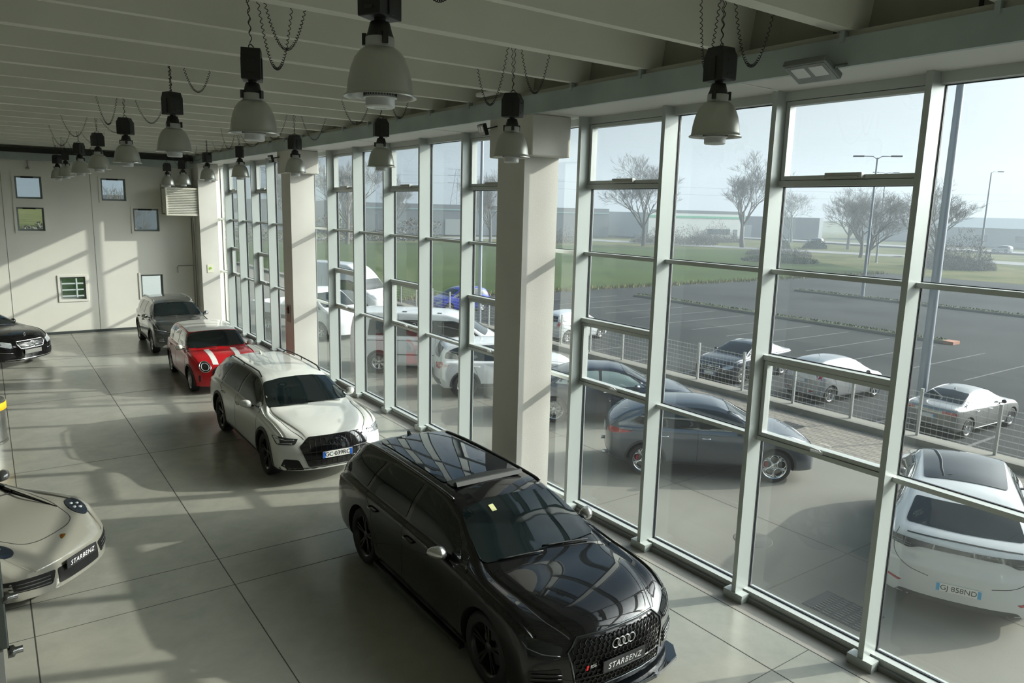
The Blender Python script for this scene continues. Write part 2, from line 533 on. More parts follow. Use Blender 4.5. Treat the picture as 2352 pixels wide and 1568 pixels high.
# ---------------------------------------------------------------- car builder
def cr(pts, x):
    """monotone piecewise-cubic through (x, v) pairs"""
    n = len(pts)
    if x <= pts[0][0]: return pts[0][1]
    if x >= pts[-1][0]: return pts[-1][1]
    i = 0
    while pts[i + 1][0] < x: i += 1
    def sl(k):
        if k <= 0 or k >= n - 1:
            a, b = (pts[0], pts[1]) if k <= 0 else (pts[-2], pts[-1])
            return (b[1] - a[1]) / (b[0] - a[0])
        d0 = (pts[k][1] - pts[k - 1][1]) / (pts[k][0] - pts[k - 1][0])
        d1 = (pts[k + 1][1] - pts[k][1]) / (pts[k + 1][0] - pts[k][0])
        if d0 * d1 <= 0: return 0
        return 2 * d0 * d1 / (d0 + d1)
    h = pts[i + 1][0] - pts[i][0]
    t = (x - pts[i][0]) / h
    m0, m1 = sl(i) * h, sl(i + 1) * h
    return (2 * t**3 - 3 * t**2 + 1) * pts[i][1] + (t**3 - 2 * t**2 + t) * m0 + (-2 * t**3 + 3 * t**2) * pts[i + 1][1] + (t**3 - t**2) * m1

def catmull(P, per):
    out = []
    n = len(P)
    for i in range(n - 1):
        p0 = P[max(i - 1, 0)]; p1 = P[i]; p2 = P[i + 1]; p3 = P[min(i + 2, n - 1)]
        # chord based tension keeps tight corners from overshooting
        c = math.hypot(p2[0] - p1[0], p2[1] - p1[1])
        a = math.hypot(p1[0] - p0[0], p1[1] - p0[1]); b = math.hypot(p3[0] - p2[0], p3[1] - p2[1])
        k1 = c / (a + c + 1e-9); k2 = c / (b + c + 1e-9)
        m1 = [(p2[j] - p0[j]) * k1 for j in (0, 1)]
        m2 = [(p3[j] - p1[j]) * k2 for j in (0, 1)]
        for s in range(per):
            t = s / per
            out.append(tuple((2 * t**3 - 3 * t**2 + 1) * p1[j] + (t**3 - 2 * t**2 + t) * m1[j] + (-2 * t**3 + 3 * t**2) * p2[j] + (t**3 - t**2) * m2[j] for j in (0, 1)))
    out.append(P[-1])
    return out

def car_ring(S, x):
    W_ = cr(S['w'], x); zb = cr(S['bot'], x); zt = cr(S['top'], x); zl = min(cr(S['belt'], x), zt - .015)
    tum = S.get('tum', .40)
    h = zl - zb
    dz = max(zt - zl, .02)
    sh = S.get('shoulder', .045)
    ws = W_ * .965 - sh
    wt = max(ws - tum * dz - .01, .05)
    cw = S.get('crown', .05)
    hood = max(0, min(1, 1 - (dz - .05) / .25))
    crown = min(cw * (1 - hood) + .03 * hood, dz * .6)
    rr = min(.06, dz * .35)
    P = [(0, zb), (W_ * .60, zb), (W_ * .90, zb + .015), (W_ * .955, zb + h * .07), (W_ * .985, zb + h * .22), (W_ * 1.0, zb + h * .45),
         (W_ * .998, zb + h * .68), (W_ * .985, zb + h * .86), (W_ * .965, zl - h * .02), (ws, zl + .012),
         (ws - tum * (dz - crown) * .5, zl + .012 + (dz - crown) * .5), (wt + .015, zt - crown - rr), (wt - rr * .7, zt - crown + .0)]
    if S.get('crease') and hood > 0:
        yc = min(cr(S['crease'], x), wt - rr - .07); hh = S.get('creaseh', .022) * hood
    else:
        yc = wt * .58; hh = 0
    zf = lambda y_: zt - crown * (y_ / wt) ** 2
    P += [(yc + .028, zf(yc + .028) - hh), (yc + .004, zf(yc) - hh * .12), (yc * .5, zf(yc * .5)), (0, zt)]
    return catmull(P, 3)

def car_body(S, parent, paint, name='body'):
    x0, x1 = S['x0'], S['x1']
    xs = [x0 + (x1 - x0) * i / 84 for i in range(85)]
    # extra stations near both ends
    xs = sorted(set([round(v, 4) for v in xs] + [round(x0 + d, 4) for d in (.004, .012, .03)] + [round(x1 - d, 4) for d in (.004, .012, .03)]))
    rings = []
    vs = []; fs = []
    cf, cb = S.get('curvf', .32), S.get('curvb', .22)
    tf, tb = S.get('tiltf', [(0, 0), (.9, 0)]), S.get('tiltb', [(0, 0), (1.2, 0)])
    def deform(x, y, z):
        # plan curvature and side tilt of the two ends
        if x > x1 - .8:
            t = (x - (x1 - .8)) / .8
            x -= t * t * (cf * abs(y) ** 2.6 + cr(tf, z))
        elif x < x0 + .7:
            t = ((x0 + .7) - x) / .7
            x += t * t * (cb * abs(y) ** 2.6 + cr(tb, z))
        return (x, y, z)
    for x in xs:
        r = car_ring(S, x)
        # round the last centimetres
        e = min(x - x0, x1 - x)
        if e < .03:
            k = 1 - .045 * (1 - e / .03) ** 2
            zc = (r[0][1] + r[-1][1]) / 2
            r = [(p[0] * k, zc + (p[1] - zc) * k) for p in r]
        full = [(p[0], p[1]) for p in r] + [(-p[0], p[1]) for p in r[-2:0:-1]]
        rings.append(len(vs))
        vs += [deform(x, p[0], p[1]) for p in full]
        n = len(full)
    for a, b in zip(rings[:-1], rings[1:]):
        for i in range(n):
            fs.append((a + i, a + (i + 1) % n, b + (i + 1) % n, b + i))
    for end, base, xx in ((0, rings[0], xs[0]), (1, rings[-1], xs[-1])):
        r = car_ring(S, xx)
        zc = (r[0][1] + r[-1][1]) / 2
        full = [(p[0], p[1]) for p in r] + [(-p[0], p[1]) for p in r[-2:0:-1]]
        prev = base
        for q in (.86, .7, .54, .38, .22, .08):
            nb = len(vs)
            vs += [deform(xx, p[0] * q * .955, zc + (p[1] - zc) * q * .955) for p in full]
            for i in range(n):
                fs.append((prev + i, prev + (i + 1) % n, nb + (i + 1) % n, nb + i))
            prev = nb
        vs.append(deform(xx, 0, zc)); c = len(vs) - 1
        for i in range(n): fs.append((prev + i, prev + (i + 1) % n, c))
    mb = MB().add(vs, fs, 0, True)
    o = mb.build(name, [paint, m_black], None)
    bv_full = bvh_of(o)
    # wheel arches: cut by cylinders
    R = S['ra']
    cut = MB()
    for xw in (S['xf'], S['xr']):
        rr = R if xw == S['xf'] else S.get('rar', R)
        for sd in (-1, 1):
            cut.lathe([(0, sd * (S['tw'] - .30)), (rr, sd * (S['tw'] - .30)), (rr, sd * 1.6), (0, sd * 1.6)], 56, 0, 'y', (xw, 0, S['rw'] + .01), True)
    c = cut.build('cutter', m_black)
    c.data.polygons.foreach_set('material_index', [0] * len(c.data.polygons))
    md = o.modifiers.new('arch', 'BOOLEAN'); md.operation = 'DIFFERENCE'; md.object = c; md.solver = 'EXACT'; md.material_mode = 'TRANSFER'
    bpy.context.view_layer.update()
    dg = bpy.context.evaluated_depsgraph_get()
    me = bpy.data.meshes.new_from_object(o.evaluated_get(dg), preserve_all_data_layers=True, depsgraph=dg)
    o.modifiers.clear()
    o.data = me
    bpy.data.objects.remove(c)
    if len(me.vertices) < 3000: print('BOOLEAN LOST', S['x0'], len(me.vertices))
    me.polygons.foreach_set('use_smooth', [True] * len(me.polygons))
    me.set_sharp_from_angle(angle=math.radians(38))
    S['bvh'] = bv_full
    o.parent = parent
    return o

def bvh_of(o):
    me = o.data
    return BVHTree.FromPolygons([v.co.copy() for v in me.vertices], [tuple(p.vertices) for p in me.polygons])

def rounded(poly, r=.03, seg=3):
    """round the corners of a closed 2D polygon; a point may carry its own radius as third value"""
    out = []; n = len(poly)
    for i in range(n):
        p = Vector(poly[i][:2]); a = Vector(poly[i - 1][:2]); b = Vector(poly[(i + 1) % n][:2])
        rr = poly[i][2] if len(poly[i]) > 2 else r
        da = a - p; db = b - p
        la, lb = da.length, db.length
        if la < 1e-6 or lb < 1e-6 or rr <= 0: out.append(tuple(p)); continue
        q = min(rr, la * .48, lb * .48)
        s = p + da / la * q; e = p + db / lb * q
        for k in range(seg + 1):
            t = k / seg
            c = s * (1 - t) ** 2 + p * 2 * t * (1 - t) + e * t * t
            out.append((c.x, c.y))
    return out

def panel(S, name, poly, view, m, parent, off=.006, thick=.012, step=.05, r=.03, hole=None, label=None, smooth=True):
    """a panel that follows the body: 2D outline seen from `view`, laid on the surface"""
    views = {'L': (Vector((0, -1, 0)), 0, 2, Vector((0, 3, 0))), 'R': (Vector((0, 1, 0)), 0, 2, Vector((0, -3, 0))),
             'F': (Vector((-1, 0, 0)), 1, 2, Vector((6, 0, 0))), 'B': (Vector((1, 0, 0)), 1, 2, Vector((-6, 0, 0))), 'T': (Vector((0, 0, -1)), 0, 1, Vector((0, 0, 4)))}
    if isinstance(view, tuple):   # ('FL', angle) : looking from front turned towards a side
        base, ang = view
        d = Vector((-math.cos(ang), -math.sin(ang), 0)) if base == 'F' else Vector((math.cos(ang), -math.sin(ang), 0))
        e1 = Vector((-d.y, d.x, 0)) if base == 'F' else Vector((-d.y, d.x, 0))
        e1 = e1 if e1.y > 0 else -e1
        conv = lambda p: e1 * p[0] + Vector((0, 0, p[1])) - d * 6
        dirv = d
    else:
        dirv, ia, ib, orig = views[view]
        def conv(p):
            v = orig.copy(); v[ia] = p[0]; v[ib] = p[1]; return v
    poly = rounded(poly, r) if r else [tuple(p[:2]) for p in poly]
    # resample long edges
    pts = []
    for i, p in enumerate(poly):
        q = poly[(i + 1) % len(poly)]
        d = math.hypot(q[0] - p[0], q[1] - p[1]); k = max(1, int(math.ceil(d / step)))
        for s in range(k): pts.append((p[0] + (q[0] - p[0]) * s / k, p[1] + (q[1] - p[1]) * s / k))
    n = len(pts)
    edges = [(i, (i + 1) % n) for i in range(n)]
    xs = [p[0] for p in pts]; ys = [p[1] for p in pts]
    inner = []
    def inside(x, y):
        c = False; j_ = n - 1
        for i in range(n):
            if (ys[i] > y) != (ys[j_] > y) and x < (xs[j_] - xs[i]) * (y - ys[i]) / (ys[j_] - ys[i]) + xs[i]: c = not c
            j_ = i
        return c
    gx = min(xs) + step / 2
    while gx < max(xs):
        gy = min(ys) + step / 2
        while gy < max(ys):
            if inside(gx, gy) and min((gx - a) ** 2 + (gy - b) ** 2 for a, b in pts) > (step * .45) ** 2: inner.append((gx, gy))
            gy += step
        gx += step
    res = delaunay_2d_cdt([Vector(p) for p in pts] + [Vector(p) for p in inner], edges, [], 1, 1e-6)
    V2, _, F2 = res[0], res[1], res[2]
    top = []
    bv = S['bvh']
    for v in V2:
        o_ = conv((v[0], v[1]))
        hit, nor, idx, dist = bv.ray_cast(o_, dirv)
        if hit is None:
            hit, nor, idx, dist = bv.find_nearest(o_ + dirv * (o_.length if not isinstance(view, tuple) else 6) * .7)
        if nor.dot(dirv) > 0: nor = -nor
        nn = (nor - dirv * .6).normalized()
        top.append((hit, nn))
    nv = len(top)
    vs = [h + nn * off for h, nn in top] + [h + nn * (off - thick) for h, nn in top]
    fs = [tuple(f) for f in F2] + [tuple(i + nv for i in reversed(f)) for f in F2]
    cnt = {}
    for f in F2:
        for i in range(len(f)):
            a, b = f[i], f[(i + 1) % len(f)]
            cnt[(a, b)] = cnt.get((a, b), 0) + 1
    for (a, b) in list(cnt):
        if (b, a) not in cnt: fs.append((b, a, a + nv, b + nv))
    mb = MB().add(vs, fs, 0, smooth)
    o = mb.build(name, m, parent, sharp=40)
    if label: o['label'] = label
    return o

def strip(S, name, line, wid, view, m, parent, off=.005, thick=.008, closed=False, step=.05):
    """thin band along a 2D polyline"""
    if len(line) > 2 and not closed: line = catmull([tuple(p) for p in line], 5)
    pts = [Vector(p) for p in line]; L_ = []; R_ = []
    n = len(pts)
    for i in range(n):
        if closed: d = pts[(i + 1) % n] - pts[i - 1]
        else: d = pts[min(i + 1, n - 1)] - pts[max(i - 1, 0)]
        d.normalize(); nn = Vector((-d.y, d.x)) * wid / 2
        L_.append(tuple(pts[i] + nn)); R_.append(tuple(pts[i] - nn))
    if closed:
        mb = None
        return panel(S, name, L_ + [L_[0]] + [R_[0]] + R_[::-1], view, m, parent, off, thick, step, 0)
    return panel(S, name, L_ + R_[::-1], view, m, parent, off, thick, step, 0)

def multi(objs, name, parent):
    """join several meshes into one part"""
    bm = bmesh.new(); mats = []
    for o in objs:
        base = len(bm.faces)
        idx = []
        for m in o.data.materials:
            if m not in mats: mats.append(m)
            idx.append(mats.index(m))
        bm.from_mesh(o.data)
        bm.faces.ensure_lookup_table()
        for f in bm.faces[base:]: f.material_index = idx[f.material_index] if idx else 0
    me = bpy.data.meshes.new(name); bm.to_mesh(me); bm.free()
    for m in mats: me.materials.append(m)
    for o in objs: bpy.data.objects.remove(o)
    r = bpy.data.objects.new(name, me); col.objects.link(r); r.parent = parent
    return r

m_tyre = mat('tyre_rubber', (.018, .018, .019), .75)
m_disc = mat('brake_disc', (.25, .25, .25), .35, .9)
m_cal_red = mat('caliper_red', (.45, .01, .015), .35)
def make_wheel(parent, x, sd, S, rimm, style='twin', n=5, cal=None):
    """sd = +1 left, -1 right; returns tyre object with rim as sub-part"""
    R, rr, w_ = S['rw'], S['rim'], S.get('tyw', .23)
    yc = S['tw'] - w_ / 2 - .012
    prof = [(rr - .005, -w_ * .42), (rr + .012, -w_ * .46), (R - .035, -w_ * .5), (R - .010, -w_ * .42), (R, -w_ * .30), (R, w_ * .30), (R - .010, w_ * .42), (R - .035, w_ * .5), (rr + .012, w_ * .46), (rr - .005, w_ * .42)]
    t = MB().lathe([(r_, h * sd) for r_, h in prof], 48, 0, 'y', (x, sd * yc, R), True, True)
    ty = t.build('wheel', m_tyre, parent, sharp=50)
    m = MB()
    yo = w_ * .42
    # rim barrel and lip
    m.lathe([(rr - .004, -yo), (rr - .022, -yo * .9), (rr - .03, yo * .6), (rr - .014, yo - .006), (rr, yo + .004), (rr + .006, yo)], 48, 0, 'y', (0, 0, 0), True)
    hub = .06
    yf = yo - .03
    m.lathe([(0, yf + .006), (hub * .55, yf + .006), (hub, yf - .008), (hub * 1.15, yf - .05)], 20, 0, 'y')
    def spoke(a, w0, w1, d=.022, b=None, y_in=yf - .006, y_out=yo - .012):
        b = a if b is None else b
        p0 = Vector((math.cos(a) * hub * .7, 0, math.sin(a) * hub * .7)); p1 = Vector((math.cos(b) * (rr - .016), 0, math.sin(b) * (rr - .016)))
        d_ = (p1 - p0).normalized(); s_ = Vector((-d_.z, 0, d_.x))
        vs = []
        for p, ww, yy in ((p0, w0, y_in), (p1, w1, y_out)):
            for (k, q) in ((-1, 0), (1, 0), (1, -d), (-1, -d)):
                vs.append(p + s_ * k * ww / 2 + Vector((0, yy + q, 0)))
        m.add(vs, [(0, 1, 2, 3), (7, 6, 5, 4), (0, 4, 5, 1), (1, 5, 6, 2), (2, 6, 7, 3), (3, 7, 4, 0)], 0)
    for i in range(n):
        a = 2 * pi * i / n + pi / 2
        if style == 'twin':
            spoke(a - .16, .026, .028, b=a - .13); spoke(a + .16, .026, .028, b=a + .13)
        elif style == 'blade':
            spoke(a, .05, .085); 
        elif style == 'thin':
            spoke(a - .06, .014, .012, b=a - .12); spoke(a + .06, .014, .012, b=a + .12)
        elif style == 'y':
            spoke(a, .04, .03, b=a - .17); spoke(a, .04, .03, b=a + .17)
        elif style == 'ring':
            rc = rr * .60; rad = rr * .345
            pts = [(math.cos(a) * rc + math.cos(q) * rad, yo - .02, math.sin(a) * rc + math.sin(q) * rad) for q in [2 * pi * k / 28 for k in range(28)]]
            m.tube(pts, .009, 6, 0, closed=True)
            spoke(a + pi / n, .02, .05, y_out=yo - .025)
    # mirror for side and move into place (local y outward = sd)
    m.v = [(vx + x, sd * (vy + yc), vz + R) for vx, vy, vz in m.v]
    ri = m.build('rim', rimm, ty, sharp=35)
    b = MB().lathe([(.05, 0), (rr * .72, 0), (rr * .72, .02), (.05, .02)], 32, 0, 'y', (x, sd * (yc - .02), R), False)
    b.build('brake_disc', m_disc, ty)
    if cal:
        c = MB()
        pts = [(x + (rr * .66) * math.cos(q), sd * (yc + .02), R + (rr * .66) * math.sin(q)) for q in [2.6 + .14 * k for k in range(8)]]
        c.tube(pts, .035, 8)
        c.build('brake_caliper', cal, ty)
    return ty

def mirror_part(S, parent, x, z, sd, m, wy=None, big=1.0, label=None):
    """door mirror: shell on a short foot"""
    h, nor, i, d = S['bvh'].ray_cast(Vector((x, sd * 3, z)), Vector((0, -sd, 0)))
    y0 = abs(h.y) if h else .8
    y1 = wy or y0 + .22
    y1 = max(y1, y0 + .235)
    yc = (y0 + .045 + y1) / 2; L_ = (y1 - y0 - .045) / 2
    vs = []; fs = []
    nu, nv = 14, 10
    for i in range(nu + 1):
        u = -1 + 2 * i / nu
        s = math.sqrt(max(0, 1 - abs(u) ** 3.2))
        cx = x + .02 - (.05 if u > 0 else 0.0) * u
        for k in range(nv):
            t = 2 * pi * k / nv
            ct, st = math.cos(t), math.sin(t)
            fx = (.105 if ct > 0 else .045) * s * big * ct * (1 - .25 * max(0, u))
            fz = (.082 if st > 0 else .062) * s * big * st * (1 - .32 * max(0, u))
            vs.append((cx + fx, sd * (yc + u * L_), z + .045 + fz + .01 * u))
    for i in range(nu):
        for k in range(nv):
            fs.append((i * nv + k, i * nv + (k + 1) % nv, (i + 1) * nv + (k + 1) % nv, (i + 1) * nv + k))
    fs.append(tuple(range(nv))); fs.append(tuple(nu * nv + k for k in range(nv)))
    mm = MB().add(vs, fs, 0, True)
    o = mm.build('side_mirror', m, parent, sharp=60)
    if label: o['label'] = label
    ft = MB().beam((x, sd * (y0 - .02), z - .005), (x, sd * (y0 + .10), z + .015), .06, .022)
    ft.build('mirror_foot', m_black, o)
    return o

def handle_part(S, parent, x, z, sd, m):
    pts = []
    for dx in (-.10, -.085, 0, .085, .10):
        h, nor, i, d = S['bvh'].ray_cast(Vector((x + dx, sd * 3, z)), Vector((0, -sd, 0)))
        if h is None: return
        k = .004 if abs(dx) > .09 else .035
        pts.append(Vector((x + dx, h.y + sd * k, z)))
    return MB().tube(pts, .012, 8).build('door_handle', m, parent)

def rail_part(S, parent, xa, xb, y, m, h=.05, n=12):
    for sd in (-1, 1):
        pts = []
        for i in range(n + 1):
            x = xa + (xb - xa) * i / n
            yy = y if not callable(y) else y(x)
            hit, nor, k, d = S['bvh'].ray_cast(Vector((x, sd * yy, 4)), Vector((0, 0, -1)))
            z = hit.z + (h if 0 < i < n else .002)
            pts.append((x, sd * yy, z))
        mb = MB().tube(pts, .014, 8)
        for i in (n // 2,):
            mb.tube([pts[i], (pts[i][0], pts[i][1], pts[i][2] - h)], .011, 6)
        mb.build('roof_rail', m, parent)

def antenna(S, parent, x, m, h=.05, ln=.14):
    hit, nor, k, d = S['bvh'].ray_cast(Vector((x, 0, 4)), Vector((0, 0, -1)))
    z = hit.z
    MB().prism([(x + ln * .6, z - .005), (x - ln * .4, z - .005), (x - ln * .45, z + h), (x - ln * .25, z + h * .95)], 1, -.018, .018).build('antenna', m, parent, bevel=.004)

def plate(S, parent, z, txt, view='F', kind='it', w_=.52, h=.11, y=0, off=.02):
    """licence plate on the nose or tail; returns plate object"""
    sg = 1 if view == 'F' else -1
    hs = []
    for yy in (-w_ / 2 + y, y, w_ / 2 + y):
        hit, nor, k, d = S['bvh'].ray_cast(Vector((sg * 6, yy, z)), Vector((-sg, 0, 0)))
        if hit: hs.append(hit.x)
    x = max(hs) if sg > 0 else min(hs)
    x += sg * off
    base = MB().box(x - (.01 if sg > 0 else .002), x + (.002 if sg > 0 else .01), y - w_ / 2, y + w_ / 2, z - h / 2, z + h / 2)
    white = mat('plate_white', (.78, .78, .76), .4)
    blue = mat('plate_blue', (.02, .13, .55), .4)
    cyan = mat('plate_blue_light', (.05, .38, .70), .4)
    pblack = mat('plate_black', (.02, .02, .022), .35)
    m = {'it': white, 'dealer': pblack, 'blank': mat('plate_blank_grey', (.16, .16, .15), .5)}[kind]
    o = base.build('licence_plate', m, parent, bevel=.003)
    s0 = .002 + .0015
    if kind == 'it':
        bl = cyan if view == 'B' else blue
        for a, b in ((-w_ / 2 + .003, -w_ / 2 + .045), (w_ / 2 - .045, w_ / 2 - .003)):
            MB().box(min(x + sg * .001, x + sg * s0) - (.0 if sg > 0 else 0), max(x + sg * .001, x + sg * s0) + .001, y + a, y + b, z - h / 2 + .003, z + h / 2 - .003).build('plate_band', bl, o)
        Mx = Matrix.Translation((x + sg * .004, y, z)) @ (Matrix(((0, 0, 1, 0), (1, 0, 0, 0), (0, 1, 0, 0), (0, 0, 0, 1))) if sg > 0 else Matrix(((0, 0, -1, 0), (-1, 0, 0, 0), (0, 1, 0, 0), (0, 0, 0, 1))))
        text_mesh(txt, .098, .001, m_black, 'plate_text', o, Mx, 0, 1.0)
    elif kind == 'dealer':
        Mx = Matrix.Translation((x + .004, y, z - .008)) @ Matrix(((0, 0, 1, 0), (1, 0, 0, 0), (0, 1, 0, 0), (0, 0, 0, 1)))
        text_mesh(txt, .078, .001, mat('plate_letter_white', (.8, .8, .8), .4), 'plate_text', o, Mx, .25, 1.12, 0)
    return o

def rings_emblem(S, parent, z, m, r=.038, view='F', off=.03):
    sg = 1 if view == 'F' else -1
    hit, nor, k, d = S['bvh'].ray_cast(Vector((sg * 6, 0, z)), Vector((-sg, 0, 0)))
    x = hit.x + sg * off
    mb = MB()
    for i in range(4):
        yc = (i - 1.5) * r * 1.42
        mb.tube([(x, yc + r * math.cos(t), z + r * math.sin(t)) for t in [2 * pi * q / 28 for q in range(28)]], .0055, 8, closed=True)
    return mb.build('emblem', m, parent)

def star_emblem(parent, c, r, m, axis=(1, 0, 0), thick=.005):
    c = Vector(c); a = Vector(axis).normalized(); s = a.cross(Vector((0, 0, 1))).normalized(); u = s.cross(a)
    mb = MB()
    mb.tube([c + s * r * math.cos(t) + u * r * math.sin(t) for t in [2 * pi * q / 32 for q in range(32)]], thick, 8, closed=True)
    for k in range(3):
        t = pi / 2 + k * 2 * pi / 3
        d = s * math.cos(t) + u * math.sin(t); p = a.cross(d)
        vs = [c + p * r * .13, c - p * r * .13, c + d * r * .98, c + a * r * .12, c - a * .004]
        mb.add(vs, [(0, 2, 3), (2, 1, 3), (1, 0, 3), (0, 4, 2), (2, 4, 1), (1, 4, 0)])
    return mb.build('emblem', m, parent)
# ---------------------------------------------------------------- the cars
def paint(name, c, metal=0.0, rough=.25, flake=0, coat=1.0):
    return mat(name, c, rough, metal, coat=coat, spec=.1, coat_rough=.02)
m_cg = mat('car_window_dark', (.006, .010, .011), .03, coat=.3, spec=.5)
m_cg_pale = mat('car_window_pale', (.09, .13, .13), .03, coat=1, spec=.9)
m_seam = mat('panel_gap', (.01, .01, .01), .6)
m_lens = mat('headlight_lens', (.10, .11, .12), .05, .3, coat=1)
m_lens_c = mat('headlight_clear', (.45, .48, .5), .08, .4, coat=1)
m_led = mat('light_guide_white', (.6, .63, .65), .2, coat=1)
m_red = mat('tail_light_red', (.38, .01, .012), .1, coat=1)
m_smoke = mat('tail_light_smoked', (.03, .012, .012), .08, coat=1)
m_rim_b = mat('rim_black', (.012, .012, .013), .3, .4, coat=.5)
m_rim_s = mat('rim_silver', (.5, .5, .5), .28, .9)
m_matt = mat('matt_grey_cladding', (.045, .047, .045), .6)
m_mesh = mat('grille_mesh_black', (.008, .008, .008), .35, .3)

def mir(poly): return [(-p[0],) + tuple(p[1:]) for p in poly]

def base_car(S, root, paint_m, glass=None, mirror_m=None, rim=None, style='twin', spokes=5, cal=None, handles=True, far=False, mlabel=None):
    g = glass or m_cg
    body = car_body(S, root, paint_m)
    # black shut lines of the doors
    for sd, v in ((1, 'L'), (-1, 'R')):
        if S.get('dlo'):
            panel(S, 'window_surround', S['dlo'], v, S.get('dlom', m_blackg), root, .004, .008, .06, .05)
        for q in S.get('panes', []):
            panel(S, 'side_window', q, v, S.get('sideglass', g), root, .009, .008, .06, .025)
        if S.get('quarter'):
            panel(S, 'quarter_window', S['quarter'], v, S.get('sideglass', g), root, .009, .008, .06, .03)
        ls = [strip(S, 'seam', l_, .009, v, m_seam, root, .0015, .003) for l_ in S.get('seams', [])]
        if ls: multi(ls, 'door_gap', root)
        if S.get('chrome'):
            strip(S, 'window_trim', S['chrome'], .014, v, S.get('chromem', m_chrome), root, .012, .014)
        if handles:
            for (hx, hz) in S.get('handles', []): handle_part(S, root, hx, hz, sd, S.get('handlem', paint_m))
        if S.get('mirror'):
            x_, z_, wy = S['mirror']
            mirror_part(S, root, x_, z_, sd, mirror_m or paint_m, wy, S.get('mbig', 1), mlabel)
        if S.get('clad'):
            panel(S, 'side_skirt', S['clad'], v, S.get('cladm', m_matt), root, .010, .02, .08, .03)
        if S.get('archclad'):
            for xw in (S['xf'], S['xr']):
                R1 = S['ra'] + .0; R2 = R1 + S['archclad']
                an = [pi * (-.08 + 1.16 * k / 24) for k in range(25)]
                poly = [(xw + R2 * math.cos(t), S['rw'] + .01 + R2 * math.sin(t)) for t in an] + [(xw + R1 * math.cos(t), S['rw'] + .01 + R1 * math.sin(t)) for t in an[::-1]]
                panel(S, 'wheel_arch_trim', poly, v, S.get('cladm', m_matt), root, .012, .024, .08, 0)
        for xw in (S['xf'], S['xr']):
            make_wheel(root, xw, sd, S, rim or m_rim_s, style, spokes, cal)
    if S.get('wind'): panel(S, 'windscreen', S['wind'], 'F', g, root, .012, .014, .06, .06)
    if S.get('rearw'): panel(S, 'rear_window', S['rearw'], 'B', S.get('rearglass', g), root, .006, .01, .06, .06)
    if S.get('bonnet'): 
        a = strip(S, 'bonnet_gap', S['bonnet'], .009, 'T', m_seam, root, .0015, .003)
        b = strip(S, 'g2', [(p[0], -p[1]) for p in S['bonnet']], .009, 'T', m_seam, root, .0015, .003)
        multi([a, b], 'bonnet_gap', root)
    # wipers
    if S.get('wiper'):
        x, z = S['wiper']
        mb = MB()
        for y0, y1 in ((.55, -.02), (-.05, -.55)):
            pts = []
            for k in range(7):
                yy = y0 + (y1 - y0) * k / 6
                hit, nor, i, d = S['bvh'].ray_cast(Vector((x + .03 - .06 * k / 6, yy, 4)), Vector((0, 0, -1)))
                pts.append((hit.x, hit.y, hit.z + .022))
            mb.tube(pts, .008, 6)
        mb.build('wiper', m_black, root)
    # dark floor pan filling between the wheels
    return body

